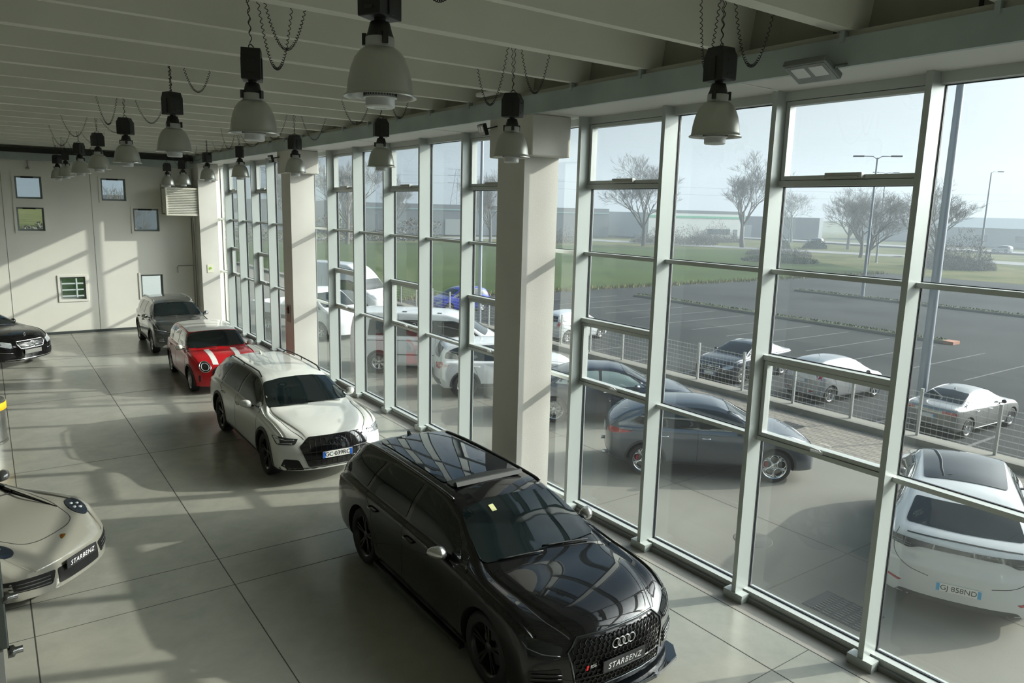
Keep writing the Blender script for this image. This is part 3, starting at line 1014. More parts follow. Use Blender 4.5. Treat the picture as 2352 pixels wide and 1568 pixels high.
def sp_wagon(dz=0.0, wid=0.0):
    S = dict(x0=-2.56, x1=2.39, xf=1.46, xr=-1.46, rw=.36, ra=.405, rim=.262, tw=.935 + wid, tum=.50, shoulder=.05, curvf=.36, curvb=.20)
    S['top'] = [(-2.56, .88), (-2.52, 1.02), (-2.44, 1.16), (-2.22, 1.35), (-2.0, 1.42), (-1.3, 1.455), (-.5, 1.47), (.1, 1.45), (.42, 1.385), (.8, 1.21), (1.18, 1.035), (1.30, 1.00), (1.7, .965), (2.05, .91), (2.25, .855), (2.36, .79), (2.39, .74)]
    S['belt'] = [(-2.56, .84), (-2.4, .94), (-1.5, .985), (0, .96), (1.0, .94), (1.5, .91), (2.0, .84), (2.3, .76), (2.39, .70)]
    S['w'] = [(-2.56, .84), (-2.45, .89), (-2.1, .935), (-1.46, .955), (-.6, .94), (.6, .94), (1.46, .955), (1.9, .945), (2.2, .92), (2.33, .90), (2.39, .88)]
    S['bot'] = [(-2.56, .36), (-2.4, .26), (-2, .20), (2.0, .19), (2.39, .22)]
    S['tiltf'] = [(0, .05), (.3, .0), (.55, .0), (.8, .09), (1, .2)]
    S['tiltb'] = [(0, .06), (.4, 0), (.7, 0), (.9, .03), (1.2, .03)]
    for k in ('top', 'belt', 'bot'): S[k] = [(a, b + dz) for a, b in S[k]]
    if wid: S['w'] = [(a, b + wid) for a, b in S['w']]
    q = lambda P: [(a, b + dz) + tuple(r) for a, b, *r in P]
    S['crease'] = [(1.1, .70), (1.6, .66), (2.1, .56), (2.39, .46)]
    S['wind'] = q([(-.745, 1.035), (-.605, 1.335, .06), (-.3, 1.376, 0), (0, 1.387, 0), (.3, 1.376, 0), (.605, 1.335, .06), (.745, 1.035), (.4, 1.040, 0), (0, 1.046, 0), (-.4, 1.040, 0)])
    S['rearw'] = q([(-.70, 1.075), (-.60, 1.30), (.60, 1.30), (.70, 1.075)])
    S['dlo'] = q([(1.04, .985, .03), (.52, 1.275, .1), (.15, 1.375, .2), (-.6, 1.398, .2), (-1.3, 1.385, .2), (-1.85, 1.31, .2), (-2.18, 1.16, .08), (-2.27, 1.03, .05), (-1.3, 1.005, .1), (-.3, .99, .1)])
    S['panes'] = [q([(.93, .998), (.50, 1.25), (.12, 1.35, .1), (-.27, 1.372, .02), (-.27, 1.005)]), q([(-.36, 1.008), (-.36, 1.374, .02), (-.8, 1.374, .1), (-1.22, 1.362), (-1.36, 1.02)])]
    S['quarter'] = q([(-1.43, 1.022), (-1.30, 1.36), (-1.8, 1.29, .1), (-2.1, 1.16, .08), (-2.20, 1.04, .04)])
    S['seams'] = [q([(1.02, .98), (1.05, .80), (1.02, .5), (.98, .33)]), q([(-.31, 1.0), (-.30, .75), (-.31, .33)]), q([(-1.40, 1.01), (-1.2, .86), (-1.12, .70), (-1.02, .50), (-.95, .36)])]
    S['handles'] = [(-.12, .86 + dz), (-1.08, .875 + dz)]
    S['mirror'] = (.62, .98 + dz, 1.055 + wid)
    S['bonnet'] = [(1.20, .74), (1.6, .72), (2.0, .66), (2.24, .52)]
    S['wiper'] = (1.17, 1.05)
    return S

def hexmesh(S, parent, poly, m, size=.05, view='F', off=.006, r=.0032, name='grille_honeycomb'):
    """honeycomb of thin bars inside a front view outline"""
    ys = [p[0] for p in poly]; zs = [p[1] for p in poly]; n = len(poly)
    def inside(x, y):
        c = False; j_ = n - 1
        for i in range(n):
            if (zs[i] > y) != (zs[j_] > y) and x < (ys[j_] - ys[i]) * (y - zs[i]) / (zs[j_] - zs[i]) + ys[i]: c = not c
            j_ = i
        return c
    mb = MB(); done = set()
    R = size / math.sqrt(3)
    row = 0; z = min(zs)
    while z < max(zs) + size:
        y = min(ys) + (size / 2 if row % 2 else 0)
        while y < max(ys) + size:
            c = []
            for k in range(6):
                t = pi / 6 + k * pi / 3
                c.append((round(y + R * math.cos(t), 4), round(z + R * math.sin(t), 4)))
            for k in range(6):
                a, b = c[k], c[(k + 1) % 6]
                key = tuple(sorted((a, b), key=lambda q: (round(q[0], 3), round(q[1], 3))))
                key = tuple((round(q[0], 2), round(q[1], 2)) for q in key)
                if key in done or not (inside(*a) and inside(*b)): continue
                done.add(key)
                P = []
                for q in (a, b):
                    hit, nor, i, d = S['bvh'].ray_cast(Vector((6, q[0], q[1])), Vector((-1, 0, 0)))
                    if hit is None: break
                    P.append(hit + Vector((off, 0, 0)))
                if len(P) == 2: mb.beam(P[0], P[1], r * 2, r * 3, 0, (1, 0, 0))
            y += size
        z += size * .866; row += 1
    return mb.build(name, m, parent, fixn=False)

def bar(S, parent, pts, m, r=.008, view='F', off=.01, name='trim_bar', n=6, close=False):
    """round bar laid on the nose along (y, z) points"""
    P = []
    for i in range(len(pts) - (0 if close else 1)):
        a, b = pts[i], pts[(i + 1) % len(pts)]
        for s in range(4): P.append((a[0] + (b[0] - a[0]) * s / 4, a[1] + (b[1] - a[1]) * s / 4))
    if not close: P.append(pts[-1])
    Q = []
    for p in P:
        o_, d_ = {'F': (Vector((6, p[0], p[1])), Vector((-1, 0, 0))), 'B': (Vector((-6, p[0], p[1])), Vector((1, 0, 0))), 'L': (Vector((p[0], 3, p[1])), Vector((0, -1, 0))), 'R': (Vector((p[0], -3, p[1])), Vector((0, 1, 0))), 'T': (Vector((p[0], p[1], 4)), Vector((0, 0, -1)))}[view]
        hit, nor, i, d = S['bvh'].ray_cast(o_, d_)
        if hit: Q.append(hit - d_ * off)
    return MB().tube(Q, r, n, closed=close).build(name, m, parent)

# ---- black performance wagon
def black_wagon(x, y, rz, s):
    root = empty('wagon_car', (x, y, 0), rz, s, 'glossy black estate car with open sunroof, silver mirrors and honeycomb grille, nearest of the row', 'car')
    S = sp_wagon(0, .012)
    S['dlom'] = m_blackg; S['mirror'] = (.62, .98, 1.065)
    S['chromem'] = m_blackg
    P = paint('paint_black', (.004, .004, .0045), 0, .22)
    base_car(S, root, P, mirror_m=mat('mirror_satin_silver', (.55, .55, .54), .25, .9), rim=m_rim_b, style='twin', spokes=5, mlabel='satin silver door mirror')
    mg = mat('glass_roof', (.004, .006, .010), .02, coat=.3, spec=.5)
    panel(S, 'glass_roof', [(-.12, -.50), (-1.95, -.46), (-1.95, .46), (-.12, .50)], 'T', mg, root, .012, .02, .08, .08)
    # tilted sunroof deflector and opening
    MB().prism([(.00, 1.452), (.10, 1.448), (.075, 1.492), (.05, 1.495)], 1, -.45, .45).build('wind_deflector', m_matt, root, bevel=.004)
    panel(S, 'sunroof_opening', [(.03, -.47), (-.11, -.47), (-.11, .47), (.03, .47)], 'T', m_black, root, .016, .02, .06, .02)
    for sd in (-1, 1):
        pts = []
        for k in range(16):
            xx = .25 - 2.35 * k / 15
            hit, nor, i, d = S['bvh'].ray_cast(Vector((xx, sd * .585, 4)), Vector((0, 0, -1)))
            pts.append((xx, sd * .585, hit.z + .012))
        MB().tube(pts, .018, 8).build('roof_rail', m_blackg, root)
        # spoiler side
    antenna(S, root, -1.98, m_blackg, .05, .12)
    # nose
    hexp = [(-.46, .765), (.46, .765), (.575, .66), (.50, .29), (-.50, .29), (-.575, .66)]
    panel(S, 'grille', hexp, 'F', m_mesh, root, .004, .02, .07, .02)
    hexmesh(S, root, [(a * .97, .53 + (b - .53) * .96) for a, b in hexp], mat('honeycomb_gloss', (.02, .02, .02), .15, .6), .052, off=.012)
    bar(S, root, hexp, mat('grille_surround', (.10, .11, .115), .15, .9), .009, off=.012, name='grille_surround', close=True)
    bar(S, root, [(-.53, .40), (.53, .40)], m_blackg, .012, off=.014, name='grille_bar')
    rings_emblem(S, root, .655, m_chrome, .044, off=.03)
    plate(S, root, .475, 'STARBENZ', 'F', 'dealer', off=.03)
    Mx = Matrix.Translation((2.44, -.40, .555)) @ Matrix(((0, 0, 1, 0), (1, 0, 0, 0), (0, 1, 0, 0), (0, 0, 0, 1)))
    bd = text_mesh('RS6', .045, .003, m_chrome, 'badge_lettering', root, Mx, .15)
    MB().prism([(-.485, .538), (-.462, .538), (-.450, .575), (-.473, .575)], 0, 2.435, 2.443).build('badge_red', mat('badge_red_paint', (.5, .01, .01), .3), root)
    hl = [(.60, .70, .02), (.66, .60, .03), (.90, .66, .03), (.915, .79, .04), (.80, .775, .05)]
    for sg in (1, -1):
        pl = hl if sg > 0 else mir(hl)
        h = panel(S, 'headlight', pl, 'F', mat('headlight_dark', (.012, .014, .016), .04, .2, coat=1), root, .006, .012, .05, .02)
        bar(S, h, [(sg * .64, .635), (sg * .78, .655), (sg * .88, .70), (sg * .90, .745)], mat('light_guide_off', (.06, .065, .07), .2), .005, off=.010, name='light_guide')
        iv = [(.64, .52, .03), (.60, .31, .03), (.88, .36, .03), (.89, .50, .03)]
        q = panel(S, 'side_intake', iv if sg > 0 else mir(iv), 'F', m_mesh, root, .004, .01, .06, .02)
        for zz in (.38, .42, .46):
            bar(S, q, [(sg * .63, zz), (sg * .87, zz + .015)], m_blackg, .007, off=.012, name='intake_bar')
    # splitter
    pts = [(2.20, -.90), (2.36, -.78), (2.46, -.4), (2.475, 0), (2.46, .4), (2.36, .78), (2.20, .90), (2.0, .9), (2.0, -.9)]
    MB().prism(pts, 2, .155, .195).build('front_splitter', mat('splitter_gloss', (.02, .024, .028), .08, .5, coat=1), root, bevel=.006)
    for sd in (-1, 1):
        MB().beam((-1.05, sd * .93, .175), (1.05, sd * .93, .175), .06, .05).build('side_skirt', m_blackg, root)
    tl = [(.55, .92, .02), (.55, .80, .02), (.90, .80, .03), (.92, .90, .03)]
    for sg in (1, -1): panel(S, 'tail_light', tl if sg > 0 else mir(tl), 'B', m_red, root, .006, .012, .06, .02)
    # sticker on the windscreen
    panel(S, 'windscreen_sticker', [(-.30, 1.305), (-.30, 1.345), (-.24, 1.35), (-.24, 1.31)], 'F', mat('sticker_yellow', (.6, .62, .3), .5), root, .018, .004, .04, .005)
    return root

# ---- white raised wagon
def white_wagon(x, y, rz, s):
    root = empty('wagon_car', (x, y, 0), rz, s, 'pearl white estate car with black roof rails, parked before the red hatchback', 'car')
    S = sp_wagon(.03, 0)
    S['rw'] = .37; S['ra'] = .405; S['archclad'] = .055
    S['clad'] = [(-1.05, .24), (-1.05, .33), (1.05, .30), (1.05, .23)]
    S['chrome'] = None
    P = paint('paint_pearl_white', (.60, .61, .575), .0, .3)
    base_car(S, root, P, rim=m_rim_b, style='twin', spokes=5)
    rail_part(S, root, .22, -1.95, lambda x: .575 - .02 * abs(x + .8), mat('rail_dark', (.035, .036, .035), .4), .055)
    antenna(S, root, -1.7, P, .055)
    gp = [(-.44, .80), (.44, .80), (.60, .66), (.47, .31), (-.47, .31), (-.60, .66)]
    panel(S, 'grille', gp, 'F', m_blackg, root, .005, .02, .07, .03)
    for k in range(11):
        yy = -.44 + .088 * k
        bar(S, root, [(yy, .34), (yy, .77)], m_mesh, .005, off=.008, name='grille_bar', n=4)
    bar(S, root, [(-.57, .56), (.57, .56)], m_blackg, .010, off=.014, name='grille_bar')
    bar(S, root, [(-.50, .42), (.50, .42)], m_blackg, .010, off=.014, name='grille_bar')
    rings_emblem(S, root, .70, mat('emblem_black', (.03, .03, .03), .2, .5), .042, off=.028)
    plate(S, root, .50, 'GC·039RC', 'F', 'it', off=.03)
    hl = [(.60, .775, .01), (.66, .69, .03), (.905, .69, .03), (.93, .83, .03), (.80, .80, .1)]
    for sg in (1, -1):
        h = panel(S, 'headlight', hl if sg > 0 else mir(hl), 'F', mat('headlight_grey', (.06, .065, .065), .05, .4, coat=1), root, .006, .012, .05, .015)
        bar(S, h, [(sg * .66, .765), (sg * .76, .755), (sg * .90, .79)], mat('light_guide_dim', (.25, .26, .27), .2), .006, off=.009, name='light_guide')
        bar(S, h, [(sg * .70, .71), (sg * .88, .715)], mat('light_guide_dim', (0, 0, 0)), .005, off=.009, name='light_guide')
        iv = [(.54, .27, .02), (.62, .44, .03), (.83, .46, .03), (.885, .30, .03), (.86, .27)]
        panel(S, 'side_intake', iv if sg > 0 else mir(iv), 'F', m_mesh, root, .004, .01, .06, .02)
        tl = [(.40, .93, .01), (.40, .88, .01), (.90, .84, .02), (.91, .93, .02)]
        panel(S, 'tail_light', tl if sg > 0 else mir(tl), 'B', m_red, root, .006, .012, .06, .01)
    panel(S, 'lower_bumper', [(-.86, .25), (-.80, .315), (-.5, .30), (.5, .30), (.80, .315), (.86, .25)], 'F', m_matt, root, .006, .014, .07, .02)
    return root

# ---- small red hatchback with white roof
def red_hatch(x, y, rz, s):
    root = empty('hatchback_car', (x, y, 0), rz, s, 'small red hatchback with white roof, white bonnet stripes and round headlights', 'car')
    S = dict(x0=-1.90, x1=1.93, xf=1.28, xr=-1.28, rw=.31, ra=.355, rim=.225, tw=.845, tum=.26, shoulder=.05, curvf=.42, curvb=.22, tyw=.2)
    S['top'] = [(-1.90, .92), (-1.86, 1.08), (-1.78, 1.30), (-1.68, 1.385), (-1.4, 1.42), (-.6, 1.44), (0, 1.43), (.28, 1.385), (.62, 1.16), (.84, 1.015), (.92, .99), (1.3, .965), (1.6, .91), (1.8, .82), (1.90, .72), (1.93, .66)]
    S['belt'] = [(-1.9, .90), (-1.6, .965), (0, .95), (.9, .925), (1.3, .89), (1.6, .82), (1.85, .70), (1.93, .62)]
    S['w'] = [(-1.9, .78), (-1.75, .83), (-1.28, .86), (0, .85), (1.28, .86), (1.6, .83), (1.8, .79), (1.93, .74)]
    S['bot'] = [(-1.9, .28), (-1.7, .2), (1.6, .18), (1.93, .2)]
    S['tiltf'] = [(0, .03), (.3, 0), (.55, .0), (.75, .05), (1, .2)]
    S['tiltb'] = [(0, .04), (.4, 0), (.9, 0)]
    S['wind'] = [(-.70, 1.02), (-.615, 1.335, .06), (-.3, 1.366, 0), (0, 1.375, 0), (.3, 1.366, 0), (.615, 1.335, .06), (.70, 1.02), (0, 1.03, 0)]
    S['rearw'] = [(-.62, 1.04), (-.58, 1.30), (.58, 1.30), (.62, 1.04)]
    S['dlo'] = [(.80, .985), (.42, 1.245, .05), (.20, 1.335, .05), (-.6, 1.35), (-1.5, 1.325, .05), (-1.68, 1.15, .1), (-1.66, 1.02, .05)]
    S['panes'] = [[(.70, 1.0), (.40, 1.225), (.17, 1.31), (-.30, 1.325), (-.30, 1.0)], [(-.36, 1.0), (-.36, 1.325), (-.98, 1.318), (-1.05, 1.01)]]
    S['quarter'] = [(-1.10, 1.01), (-1.04, 1.315), (-1.46, 1.295, .05), (-1.6, 1.15, .06), (-1.58, 1.03)]
    S['sideglass'] = m_cg_pale
    S['chrome'] = [(.86, .975), (0, .988), (-1.68, 1.005)]
    S['seams'] = [[(.84, .98), (.86, .75), (.80, .3)], [(-.33, 1.0), (-.33, .3)], [(-1.08, 1.0), (-.98, .8), (-.90, .4)]]
    S['handles'] = [(-.2, .86), (-.93, .87)]
    S['mirror'] = (.50, .97, .98); S['archclad'] = .04
    S['clad'] = [(-.95, .2), (-.95, .28), (.95, .28), (.95, .2)]; S['cladm'] = m_black
    S['wiper'] = (.86, 1.0); S['handlem'] = m_chrome
    P = paint('paint_red', (.48, .012, .018), .1, .3)
    W_ = paint('paint_white_roof', (.74, .74, .70), 0, .25)
    base_car(S, root, P, mirror_m=W_, rim=m_rim_s, style='twin', spokes=5, mlabel='white door mirror')
    panel(S, 'roof_skin', [(.26, -.52), (.20, -.60), (-1.70, -.57), (-1.80, -.4), (-1.80, .4), (-1.70, .57), (.20, .60), (.26, .52), (.30, 0, 0)], 'T', W_, root, .008, .02, .07, .05, label='white roof')
    for sg in (1, -1):
        panel(S, 'bonnet_stripe', [(.93, sg * .26), (.93, sg * .40), (1.45, sg * .385), (1.80, sg * .36), (1.83, sg * .23), (1.45, sg * .255)], 'T', W_, root, .004, .006, .06, .01, label='white bonnet stripe')
        c = (sg * .55, .705)
        an = [2 * pi * k / 28 for k in range(28)]
        h = panel(S, 'headlight', [(c[0] + .125 * math.cos(t), c[1] + .125 * math.sin(t)) for t in an], 'F', mat('headlight_dark', (.012, .014, .016), .04, .2, coat=1), root, .012, .02, .04, 0)
        bar(S, h, [(c[0] + .125 * math.cos(t), c[1] + .125 * math.sin(t)) for t in an[::2]], m_chrome, .011, off=.014, name='headlight_ring', close=True)
        bar(S, h, [(c[0] + .085 * math.cos(t), c[1] + .085 * math.sin(t)) for t in an[::2]], m_led, .007, off=.016, name='light_guide', close=True)
        panel(S, 'air_slot', [(sg * .66, .34), (sg * .66, .50), (sg * .70, .50), (sg * .70, .34)], 'F', m_black, root, .003, .01, .05, .01)
        tl = [(.60, .80), (.60, .96), (.74, .95), (.74, .80)]
        panel(S, 'tail_light', tl if sg > 0 else mir(tl), 'B', m_red, root, .006, .012, .05, .02)
    g = panel(S, 'grille', [(-.40, .46, .12), (-.40, .62, .1), (-.30, .70, .05), (.30, .70, .05), (.40, .62, .1), (.40, .46, .12), (.28, .28, .08), (-.28, .28, .08)], 'F', m_black, root, .010, .02, .06, .03)
    panel(S, 'grille_insert', [(-.33, .45, .08), (-.30, .56, .05), (.30, .56, .05), (.33, .45, .08), (.25, .36, .05), (-.25, .36, .05)], 'F', P, root, .016, .02, .06, .03)
    bar(S, root, [(-.36, .50), (-.34, .60), (-.28, .655), (.28, .655), (.34, .60), (.36, .50), (.27, .32), (-.27, .32)], W_, .010, off=.02, name='grille_ring', close=True)
    return root

# ---- grey suv at the back
def sp_suv():
    S = dict(x0=-2.20, x1=2.25, xf=1.34, xr=-1.34, rw=.36, ra=.41, rim=.24, tw=.92, tum=.36, shoulder=.05, curvf=.34, curvb=.2)
    S['top'] = [(-2.20, 1.0), (-2.16, 1.14), (-2.05, 1.40), (-1.9, 1.54), (-1.5, 1.60), (-.5, 1.63), (.1, 1.60), (.45, 1.53), (.8, 1.33), (1.12, 1.14), (1.22, 1.11), (1.6, 1.07), (1.95, 1.0), (2.15, .90), (2.23, .80), (2.25, .76)]
    S['belt'] = [(-2.2, .98), (-1.9, 1.08), (0, 1.05), (1.1, 1.03), (1.6, .98), (2.0, .88), (2.25, .72)]
    S['w'] = [(-2.2, .84), (-2.0, .90), (-1.34, .93), (0, .92), (1.34, .93), (1.8, .92), (2.1, .89), (2.25, .85)]
    S['bot'] = [(-2.2, .38), (-2, .26), (1.9, .24), (2.25, .28)]
    S['tiltf'] = [(0, .04), (.35, 0), (.6, 0), (.85, .06), (1.1, .2)]
    S['tiltb'] = [(0, .05), (.5, 0), (.9, 0)]
    S['wind'] = [(-.74, 1.15), (-.63, 1.485, .07), (-.3, 1.52, 0), (0, 1.53, 0), (.3, 1.52, 0), (.63, 1.485, .07), (.74, 1.15), (0, 1.17, 0)]
    S['rearw'] = [(-.66, 1.17), (-.60, 1.46), (.60, 1.46), (.66, 1.17)]
    S['dlo'] = [(.98, 1.08), (.58, 1.37, .05), (.30, 1.48, .1), (-.6, 1.53, .2), (-1.6, 1.48, .2), (-1.92, 1.32, .08), (-1.95, 1.16, .05), (-.8, 1.085, .1)]
    S['panes'] = [[(.88, 1.09), (.55, 1.34), (.28, 1.455), (-.30, 1.495), (-.30, 1.10)], [(-.38, 1.10), (-.38, 1.497), (-1.1, 1.475), (-1.2, 1.12)]]
    S['quarter'] = [(-1.27, 1.125), (-1.17, 1.47), (-1.58, 1.44, .05), (-1.80, 1.32, .05), (-1.84, 1.18)]
    S['seams'] = [[(1.0, 1.05), (1.0, .8), (.93, .4)], [(-.34, 1.07), (-.34, .4)], [(-1.24, 1.1), (-1.05, .85), (-.92, .45)]]
    S['handles'] = [(-.15, .92), (-1.02, .93)]
    S['mirror'] = (.62, 1.08, 1.05)
    S['archclad'] = .05
    S['clad'] = [(-1.0, .26), (-1.0, .42), (1.0, .40), (1.0, .26)]
    S['wiper'] = (1.13, 1.15)
    S['bonnet'] = [(1.2, .74), (1.6, .72), (2.0, .66), (2.14, .5)]
    return S
def grey_suv(x, y, rz, s):
    root = empty('suv_car', (x, y, 0), rz, s, 'dark grey sport utility car with chrome mirrors, last of the row by the back wall', 'car')
    S = sp_suv()
    P = paint('paint_dark_grey', (.10, .105, .10), .6, .3)
    base_car(S, root, P, mirror_m=m_chrome, rim=m_rim_s, style='y', spokes=5, mlabel='chrome door mirror')
    rail_part(S, root, .15, -1.8, .60, m_silverpl, .045)
    antenna(S, root, -1.7, m_black, .06)
    gp = [(-.52, .80), (.52, .80), (.46, .70), (-.46, .70)]
    panel(S, 'grille', gp, 'F', m_mesh, root, .005, .02, .07, .03)
    bar(S, root, [(-.55, .78), (-.2, .76), (0, .81), (.2, .76), (.55, .78)], m_chrome, .012, off=.014, name='grille_bar')
    panel(S, 'lower_grille', [(-.50, .40), (-.52, .60), (.52, .60), (.50, .40)], 'F', m_mesh, root, .005, .02, .07, .03)
    for zz in (.46, .52): bar(S, root, [(-.5, zz), (.5, zz)], m_matt, .010, off=.012, name='grille_bar')
    for sg in (1, -1):
        hl = [(.54, .80, .02), (.56, .70, .02), (.86, .74, .02), (.90, .87, .03)]
        h = panel(S, 'headlight', hl if sg > 0 else mir(hl), 'F', m_lens, root, .006, .012, .05, .02)
        bar(S, h, [(sg * .56, .79), (sg * .87, .85)], m_led, .007, off=.01, name='light_guide')
        fl = [(.62, .44, .02), (.62, .60, .02), (.82, .60, .02), (.82, .46, .02)]
        q = panel(S, 'fog_light', fl if sg > 0 else mir(fl), 'F', m_black, root, .005, .012, .05, .02)
        for zz in (.48, .52, .56): bar(S, q, [(sg * .64, zz), (sg * .80, zz)], m_led, .006, off=.01, name='light_bar')
        tl = [(.55, .98), (.55, 1.10), (.84, 1.06), (.85, .92)]
        panel(S, 'tail_light', tl if sg > 0 else mir(tl), 'B', m_red, root, .006, .012, .05, .02)
    panel(S, 'skid_plate', [(-.70, .29), (-.62, .37), (.62, .37), (.70, .29)], 'F', m_silverpl, root, .008, .014, .07, .02)
    return root

# ---- saloons
def sp_sedan(dz=0):
    S = dict(x0=-2.42, x1=2.36, xf=1.47, xr=-1.47, rw=.335, ra=.38, rim=.235, tw=.915, tum=.50, shoulder=.05, curvf=.38, curvb=.30)
    S['top'] = [(-2.42, .93), (-2.38, 1.0), (-2.2, 1.045), (-1.75, 1.09), (-1.3, 1.27), (-.9, 1.40), (-.4, 1.455), (0, 1.455), (.3, 1.41), (.8, 1.19), (1.15, 1.02), (1.3, .985), (1.7, .945), (2.05, .88), (2.25, .79), (2.34, .70), (2.36, .66)]
    S['belt'] = [(-2.42, .90), (-2.2, .99), (-1.5, .99), (0, .955), (1.1, .93), (1.6, .885), (2.0, .80), (2.36, .62)]
    S['w'] = [(-2.42, .80), (-2.2, .87), (-1.47, .925), (0, .92), (1.47, .925), (1.9, .90), (2.15, .87), (2.30, .84), (2.36, .81)]
    S['bot'] = [(-2.42, .34), (-2.1, .22), (2.0, .18), (2.36, .2)]
    S['tiltf'] = [(0, .03), (.3, 0), (.5, 0), (.7, .04), (.9, .15)]
    S['tiltb'] = [(0, .08), (.4, 0), (.8, 0), (1, .02)]
    S['wind'] = [(-.72, 1.035), (-.58, 1.355, .07), (-.3, 1.394, 0), (0, 1.405, 0), (.3, 1.394, 0), (.58, 1.355, .07), (.72, 1.035), (0, 1.05, 0)]
    S['rearw'] = [(-.68, 1.11), (-.56, 1.36), (0, 1.395, 0), (.56, 1.36), (.68, 1.11), (0, 1.12, 0)]
    S['dlo'] = [(1.0, .98), (.50, 1.26, .1), (.1, 1.365, .2), (-.5, 1.385, .2), (-1.0, 1.31, .2), (-1.42, 1.15, .1), (-1.60, 1.03, .04)]
    S['panes'] = [[(.88, .99), (.46, 1.235), (.1, 1.335, .1), (-.25, 1.352), (-.25, 1.0)], [(-.33, 1.0), (-.33, 1.352), (-.7, 1.335, .1), (-1.05, 1.24), (-1.12, 1.02)]]
    S['quarter'] = [(-1.17, 1.025), (-1.11, 1.22), (-1.35, 1.13), (-1.48, 1.045)]
    S['chrome'] = [(1.02, .975), (.1, .985), (-.9, 1.005), (-1.60, 1.022), (-1.42, 1.155), (-1.0, 1.318), (-.5, 1.392), (.1, 1.372)]
    S['seams'] = [[(1.0, .97), (1.02, .75), (.95, .3)], [(-.29, .99), (-.30, .3)], [(-1.14, 1.01), (-1.1, .8), (-.98, .4)]]
    S['handles'] = [(-.12, .86), (-1.0, .875)]; S['handlem'] = m_chrome
    S['mirror'] = (.60, .97, 1.02)
    S['wiper'] = (1.13, 1.03)
    S['bonnet'] = [(1.2, .72), (1.6, .70), (2.0, .62), (2.18, .46)]
    return S
def star_grille(S, root, z=.62, w_=.42, h=.19):
    gp = [(-w_ * .93, z + h * .45), (w_ * .93, z + h * .45), (w_, z + .02), (w_ * .80, z - h * .55), (-w_ * .80, z - h * .55), (-w_, z + .02)]
    panel(S, 'grille', gp, 'F', m_mesh, root, .004, .02, .06, .03)
    bar(S, root, gp, m_chrome, .012, off=.012, name='grille_surround', close=True)
    for q in (.03, -.045): bar(S, root, [(-w_ * .92, z + q), (w_ * .92, z + q)], m_chrome, .010, off=.014, name='grille_bar')
    hit, nor, i, d = S['bvh'].ray_cast(Vector((6, 0, z)), Vector((-1, 0, 0)))
    star_emblem(root, (hit.x + .04, 0, z - .01), .085, m_chrome, thick=.008)
def black_sedan(x, y, rz, s):
    root = empty('saloon_car', (x, y, 0), rz, s, 'glossy black saloon car with star emblem on a chrome grille, at the far left edge', 'car')
    S = sp_sedan()
    base_car(S, root, paint('paint_black', (.004, .004, .0045), 0, .22), rim=m_rim_s, style='thin', spokes=7)
    star_grille(S, root, .64, .42, .20)
    hit, nor, i, d = S['bvh'].ray_cast(Vector((2.12, 0, 4)), Vector((0, 0, -1)))
    star_emblem(root, (2.12, 0, hit.z + .045), .035, m_chrome, thick=.004)
    plate(S, root, .43, '', 'F', 'blank', off=.03)
    bar(S, root, [(-.72, .245), (.72, .245)], m_chrome, .010, off=.012, name='bumper_chrome')
    for sg in (1, -1):
        hl = [(.52, .70, .02), (.56, .56, .04), (.84, .66, .04), (.84, .78, .05)]
        h = panel(S, 'headlight', hl if sg > 0 else mir(hl), 'F', m_lens_c, root, .006, .012, .05, .02)
        bar(S, h, [(sg * .54, .68), (sg * .68, .74), (sg * .82, .76)], m_led, .008, off=.01, name='light_guide')
        iv = [(.46, .30, .02), (.50, .40, .04), (.82, .44, .04), (.82, .30, .02)]
        panel(S, 'side_intake', iv if sg > 0 else mir(iv), 'F', m_mesh, root, .003, .01, .05, .02)
        bar(S, root, [(sg * .52, .43), (sg * .80, .47)], m_chrome, .008, off=.01, name='bumper_chrome')
        tl = [(.50, .84), (.50, .96), (.84, .94), (.84, .80)]
        panel(S, 'tail_light', tl if sg > 0 else mir(tl), 'B', m_red, root, .006, .012, .05, .02)
    return root
def silver_sedan(x, y, rz, s):
    root = empty('saloon_car', (x, y, -1.5), rz, s, 'silver grey saloon seen from its rear corner, beside the thick lamp post', 'car')
    S = sp_sedan()
    S['clad'] = [(-1.0, .2), (-1.0, .27), (1.0, .27), (1.0, .2)]; S['cladm'] = m_silverpl
    S['sideglass'] = m_cg_pale
    base_car(S, root, paint('paint_silver_grey', (.30, .30, .29), .75, .3), rim=m_rim_s, style='thin', spokes=9, mirror_m=m_black)
    for sg in (1, -1):
        tl = [(.46, .83, .02), (.46, .93, .02), (.83, .91, .03), (.84, .78, .03)]
        panel(S, 'tail_light', tl if sg > 0 else mir(tl), 'B', m_red, root, .006, .012, .05, .02)
        panel(S, 'exhaust_trim', [(sg * .45, .30), (sg * .45, .37), (sg * .66, .37), (sg * .66, .30)], 'B', m_chrome, root, .006, .012, .05, .02)
        hl = [(.52, .70, .02), (.56, .58, .04), (.84, .66, .04), (.84, .77, .05)]
        panel(S, 'headlight', hl if sg > 0 else mir(hl), 'F', m_lens_c, root, .006, .012, .05, .02)
    panel(S, 'lower_bumper', [(-.62, .26), (-.55, .42), (.55, .42), (.62, .26)], 'B', m_black, root, .004, .01, .05, .02)
    plate(S, root, .72, '', 'B', 'it', off=.02)
    star_grille(S, root, .62)
    antenna(S, root, -.75, m_black, .03)
    return root
